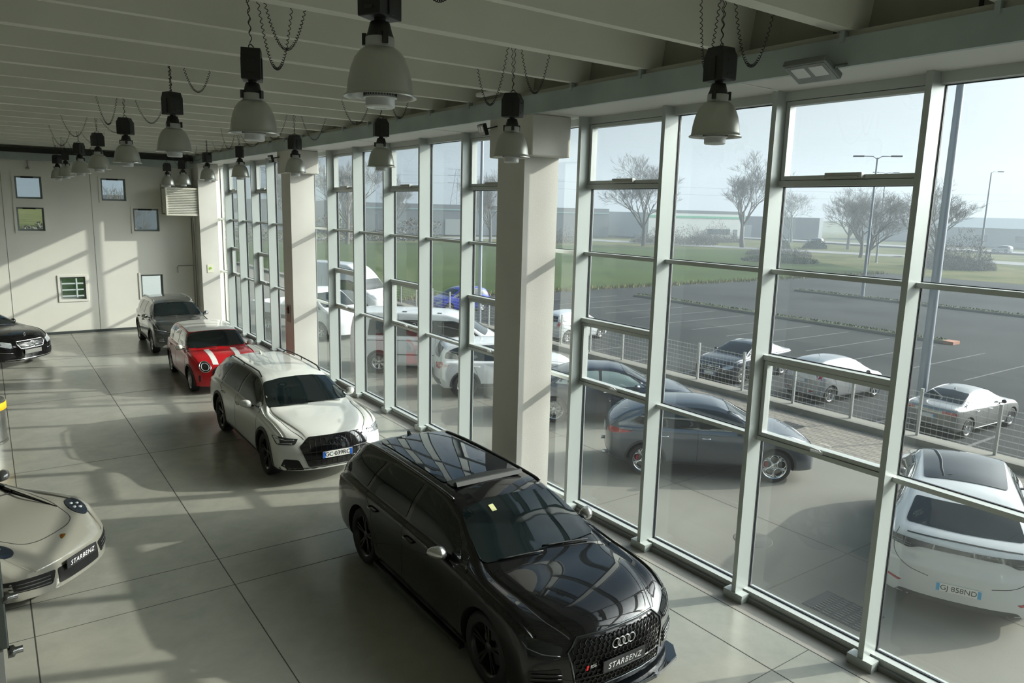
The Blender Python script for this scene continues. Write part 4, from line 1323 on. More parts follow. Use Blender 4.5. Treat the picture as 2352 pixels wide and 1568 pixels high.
def dark_sedan(x, y, rz, s):
    root = empty('saloon_car', (x, y, -1.5), rz, s, 'dark blue grey saloon facing the wire fence, left of the silver hatchback', 'car')
    S = sp_sedan()
    S['sideglass'] = m_cg_pale
    base_car(S, root, paint('paint_dark_blue_grey', (.025, .032, .045), .6, .3), rim=m_rim_s, style='thin', spokes=7, mirror_m=m_black)
    star_grille(S, root, .62)
    plate(S, root, .40, '', 'F', 'it', off=.02)
    for sg in (1, -1):
        hl = [(.52, .70, .02), (.56, .58, .04), (.84, .66, .04), (.84, .77, .05)]
        panel(S, 'headlight', hl if sg > 0 else mir(hl), 'F', m_lens_c, root, .006, .012, .05, .02)
        tl = [(.50, .84), (.50, .96), (.84, .94), (.84, .80)]
        panel(S, 'tail_light', tl if sg > 0 else mir(tl), 'B', m_red, root, .006, .012, .05, .02)
    return root

# ---- beige sports coupe
def beige_coupe(x, y, rz, s):
    root = empty('sports_car', (x, y, 0), rz, s, 'pale beige sports car with oval headlights and a dealer plate, nose pointing to the aisle', 'car')
    S = dict(x0=-2.27, x1=2.27, xf=1.225, xr=-1.225, rw=.345, ra=.385, rim=.265, tw=.93, tum=.62, shoulder=.13, curvf=.46, curvb=.3)
    S['top'] = [(-2.27, .70), (-2.2, .82), (-1.9, .93), (-1.4, 1.06), (-.9, 1.19), (-.4, 1.27), (0, 1.295), (.25, 1.27), (.6, 1.12), (.95, .93), (1.1, .875), (1.5, .80), (1.85, .71), (2.1, .62), (2.22, .55), (2.27, .50)]
    S['belt'] = [(-2.27, .66), (-2.0, .84), (-1.4, .92), (-.6, .88), (.3, .86), (.9, .83), (1.25, .80), (1.6, .765), (1.9, .68), (2.1, .58), (2.27, .46)]
    S['w'] = [(-2.27, .80), (-2.0, .91), (-1.3, .945), (-.5, .91), (.4, .90), (1.2, .93), (1.6, .92), (1.9, .875), (2.1, .83), (2.27, .77)]
    S['bot'] = [(-2.27, .3), (-2, .18), (1.9, .14), (2.27, .16)]
    S['tiltf'] = [(0, .0), (.25, 0), (.45, .02), (.6, .07), (.8, .15)]
    S['tiltb'] = [(0, 0), (1, 0)]
    S['crown'] = .06
    S['wind'] = [(-.60, .955), (-.50, 1.19, .07), (-.25, 1.235, 0), (0, 1.25, 0), (.25, 1.235, 0), (.50, 1.19, .07), (.60, .955), (0, .955, 0)]
    S['rearw'] = [(-.56, 1.0), (-.46, 1.20), (.46, 1.20), (.56, 1.0)]
    S['dlo'] = [(.82, .885), (.42, 1.11, .1), (.05, 1.205, .15), (-.5, 1.185, .2), (-.95, 1.07, .1), (-1.15, .97, .05), (-1.0, .93, .05)]
    S['panes'] = [[(.70, .90), (.38, 1.09), (.05, 1.175), (-.42, 1.165), (-.50, .915)]]
    S['quarter'] = [(-.56, .92), (-.48, 1.155), (-.85, 1.06), (-1.03, .96)]
    S['seams'] = [[(.80, .87), (.82, .6), (.72, .25)], [(-.53, .9), (-.60, .6), (-.55, .25)]]
    S['handles'] = [(-.38, .74)]
    S['mirror'] = (.52, .93, .99)
    S['bonnet'] = [(1.08, .66), (1.35, .60), (1.65, .49), (1.85, .40), (1.93, .24), (1.95, 0)]
    S['wiper'] = (.96, .93)
    P = paint('paint_beige_grey', (.215, .21, .178), 0, .3)
    base_car(S, root, P, rim=m_rim_b, style='twin', spokes=5, mirror_m=mat('mirror_dark_grey', (.09, .09, .085), .3, .2, coat=1))
    for sg in (1, -1):
        an = [2 * pi * k / 28 for k in range(28)]
        ca, sa = math.cos(-.50 * sg), math.sin(-.50 * sg)
        def ell(a, b): return [(1.735 + a * math.cos(t) * ca - b * math.sin(t) * sa, sg * .665 + a * math.cos(t) * sa + b * math.sin(t) * ca) for t in an]
        h = panel(S, 'headlight', ell(.185, .105), 'T', mat('headlight_blue_clear', (.025, .035, .055), .03, .4, coat=1), root, .010, .02, .04, 0)
        for dx in (-.06, .03):
            for dy in (-.035, .035):
                px, py = 1.735 + dx * ca - dy * sa, sg * .665 + dx * sa + dy * ca
                hit, nor, i, d = S['bvh'].ray_cast(Vector((px, py, 4)), Vector((0, 0, -1)))
                MB().lathe([(0, .012), (.018, .010), (.026, 0), (.026, -.01)], 14, c=(px, py, hit.z + .008)).build('light_module', m_led, h)
        panel(S, 'side_intake', [(sg * .36, .40, .03), (sg * .42, .245, .03), (sg * .84, .30, .03), (sg * .85, .43, .03), (sg * .60, .415, .03)], 'F', m_mesh, root, .004, .012, .06, .03)
        for zz in (.29, .33, .37): bar(S, root, [(sg * .44, zz - .01), (sg * .80, zz + .01)], m_matt, .006, off=.01, name='intake_slat')
        panel(S, 'tail_light', [(sg * .1, .80), (sg * .1, .84), (sg * .85, .82), (sg * .86, .76)], 'B', m_red, root, .006, .012, .05, .01)
    panel(S, 'centre_intake', [(-.34, .215), (-.34, .40), (.34, .40), (.34, .215)], 'F', m_mesh, root, .006, .014, .06, .03)
    plate(S, root, .405, 'STARBENZ', 'F', 'dealer', off=.035)
    hit, nor, i, d = S['bvh'].ray_cast(Vector((2.0, 0, 4)), Vector((0, 0, -1)))
    cr_ = MB().prism([(-.034, .03), (0, .036), (.034, .03), (.030, -.02), (0, -.042), (-.030, -.02)], 2, -.003, .004)
    o = cr_.build('bonnet_crest', mat('crest_gold', (.55, .33, .07), .3, .8), root)
    o.location = (2.045, 0, hit.z - .010); o.rotation_euler = (0, .42, -pi / 2)
    MB().prism([(-.010, .012), (.010, .012), (.008, -.01), (-.008, -.01)], 2, .004, .006).build('crest_shield', mat('crest_red', (.3, .02, .02), .4), o)
    return root
# ---------------------------------------------------------------- cars outside
def lights(S, root, hl=None, tl=None, hm=None, tm=None):
    for sg in (1, -1):
        if hl: panel(S, 'headlight', hl if sg > 0 else mir(hl), 'F', hm or m_lens_c, root, .006, .012, .05, .02)
        if tl: panel(S, 'tail_light', tl if sg > 0 else mir(tl), 'B', tm or m_red, root, .006, .012, .05, .02)

def grey_crossover(x, y, rz, s, z):
    root = empty('suv_car', (x, y, z), rz, s, 'metallic grey sport utility car with ringed wheel spokes and red calipers, outside the glass', 'car')
    S = sp_suv()
    S.update(x0=-2.28, x1=2.41, xf=1.41, xr=-1.41, rw=.365, ra=.42, rim=.27, tw=.94, tum=.46, archclad=.045)
    S['top'] = [(-2.28, 1.0), (-2.24, 1.10), (-2.12, 1.22), (-1.75, 1.45), (-1.4, 1.56), (-.8, 1.645), (-.3, 1.665), (.1, 1.635), (.4, 1.55), (.85, 1.32), (1.18, 1.15), (1.3, 1.12), (1.7, 1.07), (2.05, .98), (2.28, .86), (2.38, .74), (2.41, .68)]
    S['belt'] = [(-2.28, .98), (-2.0, 1.09), (0, 1.06), (1.1, 1.04), (1.6, .98), (2.0, .88), (2.41, .64)]
    S['w'] = [(-2.28, .80), (-2.05, .88), (-1.41, .95), (0, .925), (1.41, .95), (1.9, .92), (2.2, .86), (2.36, .80), (2.41, .76)]
    S['bot'] = [(-2.28, .42), (-2.05, .30), (2.0, .26), (2.41, .28)]
    S['wind'] = [(-.74, 1.165), (-.60, 1.50, .07), (-.3, 1.535, 0), (0, 1.545, 0), (.3, 1.535, 0), (.60, 1.50, .07), (.74, 1.165), (0, 1.18, 0)]
    S['rearw'] = [(-.64, 1.18, .1), (-.55, 1.43), (.55, 1.43), (.64, 1.18, .1), (.35, 1.14, .1), (-.35, 1.14, .1)]
    S['dlo'] = [(1.02, 1.085, .03), (.60, 1.345, .1), (.25, 1.48, .2), (-.4, 1.55, .3), (-1.0, 1.50, .3), (-1.5, 1.37, .2), (-1.78, 1.20, .05), (-1.2, 1.12, .1), (-.3, 1.09, .1)]
    S['panes'] = [[(.90, 1.10), (.56, 1.32), (.24, 1.445), (-.24, 1.51), (-.24, 1.11)], [(-.32, 1.11), (-.32, 1.512), (-.85, 1.485), (-1.12, 1.43), (-1.18, 1.14)]]
    S['quarter'] = [(-1.25, 1.15), (-1.19, 1.41), (-1.45, 1.33), (-1.62, 1.20)]
    S['chrome'] = None
    S['seams'] = [[(1.0, 1.06), (1.0, .8), (.93, .4)], [(-.28, 1.08), (-.28, .4)], [(-1.22, 1.12), (-1.12, .85), (-.98, .45)]]
    S['handles'] = [(-.10, .93), (-1.02, .95)]; S['handlem'] = m_chrome
    S['clad'] = [(-1.0, .28), (-1.0, .36), (1.0, .36), (1.0, .28)]
    S['rearglass'] = mat('rear_glass_dark', (.008, .016, .024), .03, coat=1, spec=.9)
    base_car(S, root, paint('paint_slate_grey', (.115, .13, .15), .7, .3), rim=mat('rim_bright', (.62, .63, .64), .2, 1), style='ring', spokes=5, cal=m_cal_red)
    lights(S, root, [(.50, .80, .02), (.54, .70, .02), (.80, .72, .02), (.84, .84, .03)])
    for sg in (1, -1):
        tl = [(.48, .98, .02), (.52, .90, .02), (.76, .93, .03), (.86, 1.06, .03), (.60, 1.04, .05)]
        h = panel(S, 'tail_light', tl if sg > 0 else mir(tl), 'B', m_red, root, .008, .014, .05, .02)
        tl = [(-2.16, 1.05), (-2.18, .93), (-1.78, .985), (-1.72, 1.02)]
        panel(S, 'tail_light_wrap', tl, 'L' if sg > 0 else 'R', m_red, h, .008, .014, .05, .02)
        MB().lathe([(.045, -.08), (.045, .05), (.035, .05), (.035, -.08)], 16, 0, 'x', (-2.27, sg * .55, .40)).build('exhaust', m_chrome, root)
    panel(S, 'lower_bumper', [(-.70, .36), (-.62, .46), (.62, .46), (.70, .36)], 'B', m_matt, root, .006, .012, .06, .03)
    plate(S, root, .86, '', 'B', 'it')
    panel(S, 'grille', [(-.22, .78, .04), (.22, .78, .04), (0, .36, .03)], 'F', m_mesh, root, .008, .016, .05, .02)
    return root

def white_crossover(x, y, rz, s, z):
    root = empty('suv_car', (x, y, z), rz, s, 'white sport utility coupe seen from behind, with full width light bar and glass roof', 'car')
    S = sp_suv()
    S.update(x0=-2.46, x1=2.47, xf=1.45, xr=-1.45, rw=.375, ra=.43, rim=.27, tw=.97, tum=.46, archclad=.02, curvb=.26)
    S['top'] = [(-2.46, .92), (-2.42, 1.02), (-2.32, 1.10), (-2.1, 1.19), (-1.6, 1.42), (-1.3, 1.53), (-.8, 1.62), (-.2, 1.655), (.2, 1.635), (.5, 1.55), (.9, 1.32), (1.22, 1.14), (1.35, 1.11), (1.8, 1.06), (2.15, .96), (2.35, .84), (2.44, .73), (2.47, .68)]
    S['belt'] = [(-2.46, .88), (-2.35, 1.0), (-2.0, 1.08), (0, 1.06), (1.1, 1.04), (1.6, .98), (2.0, .90), (2.47, .64)]
    S['w'] = [(-2.46, .86), (-2.3, .93), (-1.45, .985), (0, .96), (1.45, .98), (1.95, .95), (2.25, .89), (2.42, .82), (2.47, .78)]
    S['bot'] = [(-2.46, .24), (-2.2, .20), (2.0, .24), (2.47, .26)]
    S['tiltb'] = [(0, .10), (.45, .0), (.7, 0), (.85, .04), (1.1, .04)]
    S['wind'] = [(-.78, 1.17), (-.64, 1.50, .07), (-.3, 1.535, 0), (0, 1.545, 0), (.3, 1.535, 0), (.64, 1.50, .07), (.78, 1.17), (0, 1.185, 0)]
    S['rearw'] = [(-.70, 1.17, .06), (-.60, 1.40, .03), (.60, 1.40, .03), (.70, 1.17, .06), (0, 1.165, 0)]
    S['dlo'] = [(1.04, 1.085, .03), (.62, 1.35, .1), (.25, 1.48, .2), (-.4, 1.54, .3), (-1.0, 1.48, .3), (-1.5, 1.34, .2), (-1.80, 1.18, .05), (-1.2, 1.12, .1), (-.3, 1.09, .1)]
    S['panes'] = [[(.92, 1.10), (.58, 1.32), (.24, 1.445), (-.24, 1.50), (-.24, 1.11)], [(-.32, 1.11), (-.32, 1.502), (-.85, 1.47), (-1.12, 1.40), (-1.18, 1.14)]]
    S['quarter'] = [(-1.25, 1.15), (-1.19, 1.38), (-1.45, 1.31), (-1.64, 1.19)]
    S['chrome'] = [(1.04, 1.08), (-.3, 1.083), (-1.2, 1.112), (-1.83, 1.18), (-1.5, 1.345), (-1.0, 1.488), (-.4, 1.547), (.25, 1.487)]
    S['seams'] = [[(1.0, 1.06), (1.0, .8), (.93, .4)], [(-.28, 1.08), (-.28, .4)], [(-1.22, 1.12), (-1.12, .85), (-.98, .45)]]
    S['handles'] = [(-.10, .93), (-1.02, .95)]
    S['clad'] = [(-1.0, .28), (-1.0, .34), (1.0, .34), (1.0, .28)]
    S['archclad'] = 0; S['chrome'] = None
    P = paint('paint_white_cold', (.66, .67, .68), 0, .3)
    base_car(S, root, P, rim=m_rim_s, style='twin', spokes=5)
    panel(S, 'glass_roof', [(.42, -.56), (-1.12, -.52), (-1.12, .52), (.42, .56)], 'T', mat('glass_roof', (.004, .006, .010), .02, coat=1, spec=1), root, .010, .016, .08, .06)
    # folded spoiler edge below the window, light bar, bumper
    strip(S, 'spoiler_gap', [(-.66, 1.085), (0, 1.095), (.66, 1.085)], .012, 'B', m_seam, root, .004, .01)
    lb = [(-.93, 1.03, .02), (-.90, .945, .03), (-.62, .90, .05), (-.50, .955, .08), (0, .965, 0), (.50, .955, .08), (.62, .90, .05), (.90, .945, .03), (.93, 1.03, .02), (0, 1.015, 0)]
    h = panel(S, 'light_bar', lb, 'B', mat('light_bar_smoked', (.05, .052, .055), .06, .2, coat=1), root, .008, .016, .05, .02, label='smoked tail light bar')
    for sg in (1, -1):
        for q in (0, .03): bar(S, h, [(sg * .60, .93 + q), (sg * .88, .955 + q)], mat('smoke_line', (.25, .26, .26), .2), .005, 'B', .012, 'light_line')
        panel(S, 'reflector', [(sg * .66, .44, .01), (sg * .92, .50, .01), (sg * .92, .47, .01), (sg * .70, .415, .01)], 'B', m_red, root, .006, .012, .05, .01)
        l_ = strip(S, 'tailgate_gap', [(sg * .76, 1.10), (sg * .80, .98), (sg * .78, .80), (sg * .62, .66), (sg * .36, .60)], .008, 'B', m_seam, root, .002, .004)
    panel(S, 'diffuser', [(-.74, .25, .02), (-.68, .32, .04), (.68, .32, .04), (.74, .25, .02)], 'B', m_matt, root, .004, .012, .06, .03)
    plate(S, root, .50, 'GJ 858ND', 'B', 'it', off=.015)
    lights(S, root, [(.52, .80, .02), (.56, .64, .03), (.82, .68, .03), (.86, .86, .04)])
    return root

def sp_hatch(L=1.0, H=1.0):
    S = dict(x0=-1.86, x1=2.0, xf=1.22, xr=-1.22, rw=.30, ra=.345, rim=.20, tw=.83, tum=.42, shoulder=.05, curvf=.42, curvb=.26, tyw=.2)
    S['top'] = [(-1.86, .88), (-1.82, 1.02), (-1.70, 1.25), (-1.5, 1.40), (-1.1, 1.47), (-.4, 1.50), (.1, 1.46), (.4, 1.37), (.85, 1.12), (1.05, 1.0), (1.15, .97), (1.5, .90), (1.8, .79), (1.95, .67), (2.0, .60)]
    S['belt'] = [(-1.86, .86), (-1.6, .96), (0, .93), (1.0, .89), (1.4, .83), (1.75, .72), (2.0, .56)]
    S['w'] = [(-1.86, .74), (-1.6, .82), (-1.22, .85), (0, .845), (1.22, .85), (1.6, .82), (1.85, .76), (2.0, .68)]
    S['bot'] = [(-1.86, .3), (-1.6, .2), (1.7, .18), (2.0, .2)]
    S['tiltf'] = [(0, .03), (.3, 0), (.5, 0), (.7, .05), (.9, .15)]
    S['tiltb'] = [(0, .05), (.4, 0), (.9, 0)]
    S['wind'] = [(-.66, 1.02), (-.55, 1.32, .06), (0, 1.365, 0), (.55, 1.32, .06), (.66, 1.02), (0, 1.04, 0)]
    S['rearw'] = [(-.58, 1.04), (-.50, 1.30), (.50, 1.30), (.58, 1.04)]
    S['dlo'] = [(.92, .93), (.55, 1.18, .08), (.25, 1.33, .1), (-.4, 1.40, .2), (-1.1, 1.36, .2), (-1.45, 1.22, .1), (-1.50, 1.05, .05), (-.5, .96, .1)]
    S['panes'] = [[(.80, .95), (.50, 1.16), (.24, 1.295), (-.26, 1.355), (-.26, .965)], [(-.34, .97), (-.34, 1.355), (-.95, 1.335), (-1.15, 1.27), (-1.20, 1.02)]]
    S['seams'] = [[(.92, .92), (.92, .7), (.84, .3)], [(-.30, .96), (-.30, .3)], [(-1.22, 1.0), (-1.05, .75), (-.9, .4)]]
    S['handles'] = [(-.15, .83), (-1.0, .86)]
    S['mirror'] = (.55, .92, .96)
    S['wiper'] = (1.03, 1.0)
    return S
def silver_hatch(x, y, rz, s, z):
    root = empty('hatchback_car', (x, y, z), rz, s, 'silver grey hatchback with a roof aerial behind the wire fence, its tail to the building', 'car')
    S = sp_hatch(); S['sideglass'] = m_cg_pale; S['rim'] = .215; S['rearglass'] = m_cg_pale
    base_car(S, root, paint('paint_silver', (.42, .43, .44), .6, .3), rim=m_rim_s, style='thin', spokes=6, mirror_m=m_black)
    lights(S, root, [(.46, .66, .02), (.50, .56, .03), (.74, .60, .03), (.76, .74, .04)])
    for sg in (1, -1):
        tl = [(.58, 1.08), (.66, .80, .03), (.76, .82), (.72, 1.08)]
        panel(S, 'tail_light', tl if sg > 0 else mir(tl), 'B', m_red, root, .006, .012, .05, .02)
        panel(S, 'reflector', [(sg * .42, .40), (sg * .42, .44), (sg * .56, .44), (sg * .56, .40)], 'B', m_red, root, .006, .012, .05, .01)
    plate(S, root, .76, '', 'B', 'it')
    hit, nor, i, d = S['bvh'].ray_cast(Vector((-.9, 0, 4)), Vector((0, 0, -1)))
    MB().tube([(-.9, 0, hit.z), (-1.1, 0, hit.z + .22)], .006, 6).build('aerial', m_black, root)
    return root
def blue_hatch(x, y, rz, s, z):
    root = empty('hatchback_car', (x, y, z), rz, s, 'deep blue hatchback parked far off at the edge of the green field', 'car')
    S = sp_hatch(); S['rearglass'] = m_cg_pale
    base_car(S, root, paint('paint_blue', (.012, .03, .33), .3, .3), rim=m_rim_s, style='y', spokes=6)
    lights(S, root, [(.40, .66, .03), (.50, .54, .03), (.72, .62, .03), (.74, .76, .04)], [(.56, .92), (.60, 1.20), (.68, 1.15), (.72, .90)])
    panel(S, 'grille', [(-.3, .30), (-.3, .42), (.3, .42), (.3, .30)], 'F', m_mesh, root, .006, .012, .05, .02)
    return root
def pale_hatch(x, y, rz, s, z):
    root = empty('hatchback_car', (x, y, z), rz, s, 'pale silver hatchback partly hidden by the big pillar, parked beyond the fence', 'car')
    S = sp_hatch(); S['sideglass'] = m_cg_pale
    base_car(S, root, paint('paint_white_silver', (.60, .62, .64), .2, .3), rim=m_rim_s, style='thin', spokes=6)
    lights(S, root, [(.46, .66, .02), (.50, .56, .03), (.74, .60, .03), (.76, .74, .04)], [(.58, .80), (.60, 1.05), (.70, 1.02), (.74, .80)])
    return root
def white_suv(x, y, rz, s, z):
    root = empty('suv_car', (x, y, z), rz, s, 'white sport utility car with two tone tail lights, outside in front of the passenger van', 'car')
    S = sp_suv(); S['rearglass'] = m_cg
    base_car(S, root, paint('paint_white_cold', (.66, .67, .68), 0, .3), rim=m_rim_s, style='twin', spokes=5)
    for sg in (1, -1):
        tl = [(.50, 1.02, .03), (.52, .88, .04), (.80, .86, .04), (.87, .98, .03), (.80, 1.06, .04)]
        panel(S, 'tail_light', tl if sg > 0 else mir(tl), 'B', m_red, root, .008, .014, .05, .02)
        tl = [(-2.10, 1.02, .03), (-2.12, .90, .03), (-1.86, .94, .04), (-1.80, .99, .02)]
        panel(S, 'tail_light_clear', tl, 'L' if sg > 0 else 'R', mat('tail_clear', (.55, .38, .37), .1, coat=1), root, .008, .014, .05, .02)
    panel(S, 'lower_bumper', [(-.84, .42, .02), (-.80, .56, .03), (.80, .56, .03), (.84, .42, .02)], 'B', m_matt, root, .006, .014, .06, .03)
    lights(S, root, [(.54, .80, .02), (.56, .70, .02), (.84, .74, .02), (.86, .87, .03)])
    plate(S, root, .80, '', 'B', 'it')
    return root

def sp_van(high=False):
    S = dict(x0=-2.55, x1=2.50, xf=1.60, xr=-1.60, rw=.345, ra=.40, rim=.215, tw=.95, tum=.16, shoulder=.03, curvf=.36, curvb=.06)
    t = 1.96
    S['top'] = [(-2.55, 1.5), (-2.52, 1.75), (-2.42, 1.90), (-2.1, t), (-1, t + .01), (.4, t - .02), (.85, 1.85), (1.25, 1.60), (1.75, 1.28), (1.95, 1.18), (2.25, 1.05), (2.42, .92), (2.5, .80)]
    if high: S['top'] = [(-2.55, 1.9), (-2.52, 2.3), (-2.42, 2.48), (-2.1, 2.55), (-1, 2.56), (.4, 2.50), (.8, 2.36), (1.2, 2.05), (1.6, 1.55), (1.85, 1.25), (2.25, 1.08), (2.42, .95), (2.5, .82)]
    S['belt'] = [(-2.55, 1.15), (0, 1.15), (1.4, 1.12), (1.9, 1.05), (2.3, .9), (2.5, .75)]
    S['w'] = [(-2.55, .93), (-2.4, .96), (-1.6, .97), (0, .97), (1.6, .97), (2.1, .93), (2.35, .87), (2.5, .78)]
    S['bot'] = [(-2.55, .32), (-2.3, .24), (2.1, .22), (2.5, .24)]
    S['tiltf'] = [(0, .0), (.6, 0), (.9, .05), (1.2, .2)]
    S['tiltb'] = [(0, 0), (.9, 0), (1.9, .06), (2.5, .10)]
    S['shoulder'] = .02
    S['wind'] = [(-.80, 1.27), (-.72, 1.76, .1), (.72, 1.76, .1), (.80, 1.27)]
    S['rearw'] = [(-.68, 1.25), (-.64, 1.72), (.64, 1.72), (.68, 1.25)]
    S['dlo'] = [(1.62, 1.19), (1.05, 1.60, .05), (.72, 1.70, .05), (-1.9 if not high else .05, 1.70, .04), (-1.95 if not high else .05, 1.21, .04)]
    S['panes'] = [[(1.45, 1.21), (1.0, 1.56), (.70, 1.67), (.22, 1.67), (.22, 1.21)]] + ([] if high else [[(.10, 1.21), (.10, 1.67), (-.95, 1.67), (-.95, 1.21)], [(-1.05, 1.21), (-1.05, 1.67), (-1.88, 1.67), (-1.92, 1.23)]])
    S['dlom'] = m_black
    S['seams'] = [[(1.45, 1.15), (1.35, .8), (1.15, .35)], [(.16, 1.7), (.16, .35)], [(-1.0, 1.9), (-1.0, .4)]]
    S['handles'] = [(.35, 1.02), (-.05, 1.02)]
    S['handlem'] = m_black
    S['mirror'] = (1.25, 1.20, 1.22); S['mbig'] = 1.4
    return S
def white_van(x, y, rz, s, z):
    root = empty('van', (x, y, z), rz, s, 'white passenger van with dark side windows, outside behind the white sport utility car', 'van')
    S = sp_van()
    base_car(S, root, paint('paint_white_cold', (.66, .67, .68), 0, .3), rim=m_rim_s, style='twin', spokes=6)
    lights(S, root, [(.50, .98, .03), (.54, .78, .03), (.82, .84, .03), (.84, 1.05, .04)], [(.76, .90), (.74, 1.45), (.83, 1.45), (.86, .90)])
    for sd, v in ((1, 'L'), (-1, 'R')):
        strip(S, 'side_rail', [(-2.3, 1.06), (.0, 1.06)], .02, v, m_black, root, .004, .01)
        strip(S, 'side_moulding', [(-1.1, .62), (.9, .62)], .03, v, m_black, root, .006, .012)
    for xx in (.2, -.9): panel(S, 'roof_bracket', [(xx, -.70), (xx + .14, -.70), (xx + .14, -.62), (xx, -.62)], 'T', m_black, root, .01, .02, .05, .01)
    return root
def high_van(x, y, rz, s, z):
    root = empty('van', (x, y, z), rz, s, 'tall white delivery van parked furthest away among the vans', 'van')
    S = sp_van(True)
    base_car(S, root, paint('paint_white_cold', (.66, .67, .68), 0, .3), rim=m_rim_s, style='y', spokes=6, mirror_m=m_black)
    lights(S, root, [(.50, .98, .03), (.54, .78, .03), (.82, .84, .03), (.84, 1.05, .04)], [(.76, .90), (.74, 1.45), (.83, 1.45), (.86, .90)])
    return root
def flatbed(x, y, rz, s, z):
    root = empty('pickup_truck', (x, y, z), rz, s, 'white light truck with a crew cab and open load bed beside the tall van', 'truck')
    S = sp_van()
    S['x0'] = -.1
    for k in ('top', 'belt', 'w', 'bot'): S[k] = [(a, b) for a, b in S[k] if a > -.1]
    S['top'] = [(-.1, 1.80), (-.05, 1.9)] + S['top']; S['belt'] = [(-.1, 1.15)] + S['belt']; S['w'] = [(-.1, .95)] + S['w']; S['bot'] = [(-.1, .24)] + S['bot']
    S['dlo'] = [(1.62, 1.19), (1.05, 1.60, .05), (.72, 1.70, .05), (.12, 1.70, .04), (.10, 1.21, .04)]
    S['panes'] = [[(1.45, 1.21), (1.0, 1.56), (.70, 1.67), (.18, 1.67), (.18, 1.21)]]
    S['rearw'] = [(-.40, 1.25), (-.38, 1.62), (.38, 1.62), (.40, 1.25)]
    S['seams'] = []; S['handles'] = []
    P = paint('paint_white_cold', (.66, .67, .68), 0, .3)
    S['tiltb'] = [(0, 0), (2, 0)]; S['curvb'] = 0
    base_car(S, root, P, rim=m_rim_s, style='y', spokes=6, mirror_m=m_black)
    b = MB().box(-2.6, -.2, -.98, .98, .80, .86)
    b.box(-2.6, -.2, -.98, -.94, .86, 1.2); b.box(-2.6, -.2, .94, .98, .86, 1.2); b.box(-2.6, -2.56, -.94, .94, .86, 1.2); b.box(-.24, -.2, -.94, .94, .86, 1.6)
    b.build('load_bed', P, root)
    MB().box(-2.5, 0, -.4, .4, .5, .80).build('chassis', m_black, root)
    return root
def navy_car(x, y, rz, s, z):
    root = empty('saloon_car', (x, y, z), rz, s, 'dark navy car with pale side windows, half hidden by the big pillar', 'car')
    S = sp_sedan(); S['sideglass'] = mat('car_window_lit', (.25, .32, .31), .05, coat=1); S['chrome'] = None
    base_car(S, root, paint('paint_navy', (.02, .03, .055), .6, .3), rim=m_rim_s, style='thin', spokes=7, mirror_m=paint('paint_navy', (0, 0, 0)))
    lights(S, root, [(.52, .70, .02), (.56, .58, .04), (.84, .66, .04), (.84, .77, .05)], [(.50, .84), (.50, .96), (.84, .94), (.84, .80)])
    return root
def far_car(x, y, rz, s, z, c, label):
    root = empty('distant_car', (x, y, z), rz, s, label, 'car')
    S = sp_hatch(); S['seams'] = []; S['handles'] = []; S.pop('wiper')
    base_car(S, root, paint('paint_far_%d' % int(c[0] * 100), c, 0, .3), rim=m_rim_s, style='y', spokes=5)
    lights(S, root, [(.46, .66, .02), (.50, .56, .03), (.74, .60, .03), (.76, .74, .04)], [(.58, .80), (.60, 1.05), (.70, 1.02), (.74, .80)])
    return root
# ---------------------------------------------------------------- ground outside
YZ = -.6; LZ = -1.5
m_yard = mat('yard_concrete', (.165, .16, .14), .8, spec=.15, noise=(.5, (.215, .21, .182), 8, .3, .7), bump=(40, .1))
m_asph = mat('asphalt', (.034, .038, .040), .85, spec=.08, noise=(.22, (.055, .059, .060), 8, .35, .65), bump=(80, .2))
m_grass = mat('grass_field', (.040, .066, .016), .95, spec=.05, noise=(.12, (.056, .088, .022), 8, .35, .65))
m_grass2 = mat('rough_grass', (.070, .090, .025), .95, spec=.05, noise=(.25, (.15, .14, .06), 8, .35, .65))
m_kerb = mat('kerb_stone', (.22, .21, .18), .8)
m_line = mat('road_paint', (.17, .17, .17), .8, spec=.1)
def paver_mat():
    m = bpy.data.materials.new('concrete_pavers'); m.use_nodes = True
    n = m.node_tree.nodes; l = m.node_tree.links; b = n['Principled BSDF']
    t = n.new('ShaderNodeTexCoord'); mp = n.new('ShaderNodeMapping'); mp.inputs['Rotation'].default_value = (0, 0, pi / 2)
    l.new(t.outputs['Object'], mp.inputs[0])
    br = n.new('ShaderNodeTexBrick'); br.inputs['Scale'].default_value = 1
    br.inputs['Brick Width'].default_value = .24; br.inputs['Row Height'].default_value = .12; br.inputs['Mortar Size'].default_value = .008
    br.inputs['Color1'].default_value = (.28, .25, .205, 1); br.inputs['Color2'].default_value = (.21, .19, .16, 1); br.inputs['Mortar'].default_value = (.10, .09, .08, 1)
    l.new(mp.outputs[0], br.inputs[0]); l.new(br.outputs[0], b.inputs['Base Color']); b.inputs['Roughness'].default_value = .85
    return m
struct(MB().box(.36, 8.1, -16, 62, YZ - .3, YZ).build('yard_slab', m_yard))
struct(MB().box(.36, .95, -16, 62, YZ, YZ + .012).build('yard_gutter', mat('gutter_concrete', (.13, .14, .14), .8)))
struct(MB().box(8.1, 10.3, -16, 62, YZ - .3, YZ).build('yard_pavers', paver_mat()))
struct(MB().box(10.3, 10.8, -16, 62, LZ - .2, YZ + .16).build('boundary_kerb', m_kerb))
j = MB()
for x in (3.6,): j.box(x - .01, x + .01, -16, 62, YZ + .0005, YZ + .002)
for y in [-12 + 3.55 * i for i in range(20)]: j.box(.96, 8.09, y - .01, y + .01, YZ + .0005, YZ + .002)
struct(j.build('yard_joints', mat('yard_joint', (.12, .11, .09), .8)))
struct(MB().box(10.8, 77, -60, 40.5, LZ - .3, LZ).build('parking_lot', m_asph))
g = MB()
def flat(mb, poly, z): mb.add([(a, b, z) for a, b in poly], [tuple(range(len(poly)))])
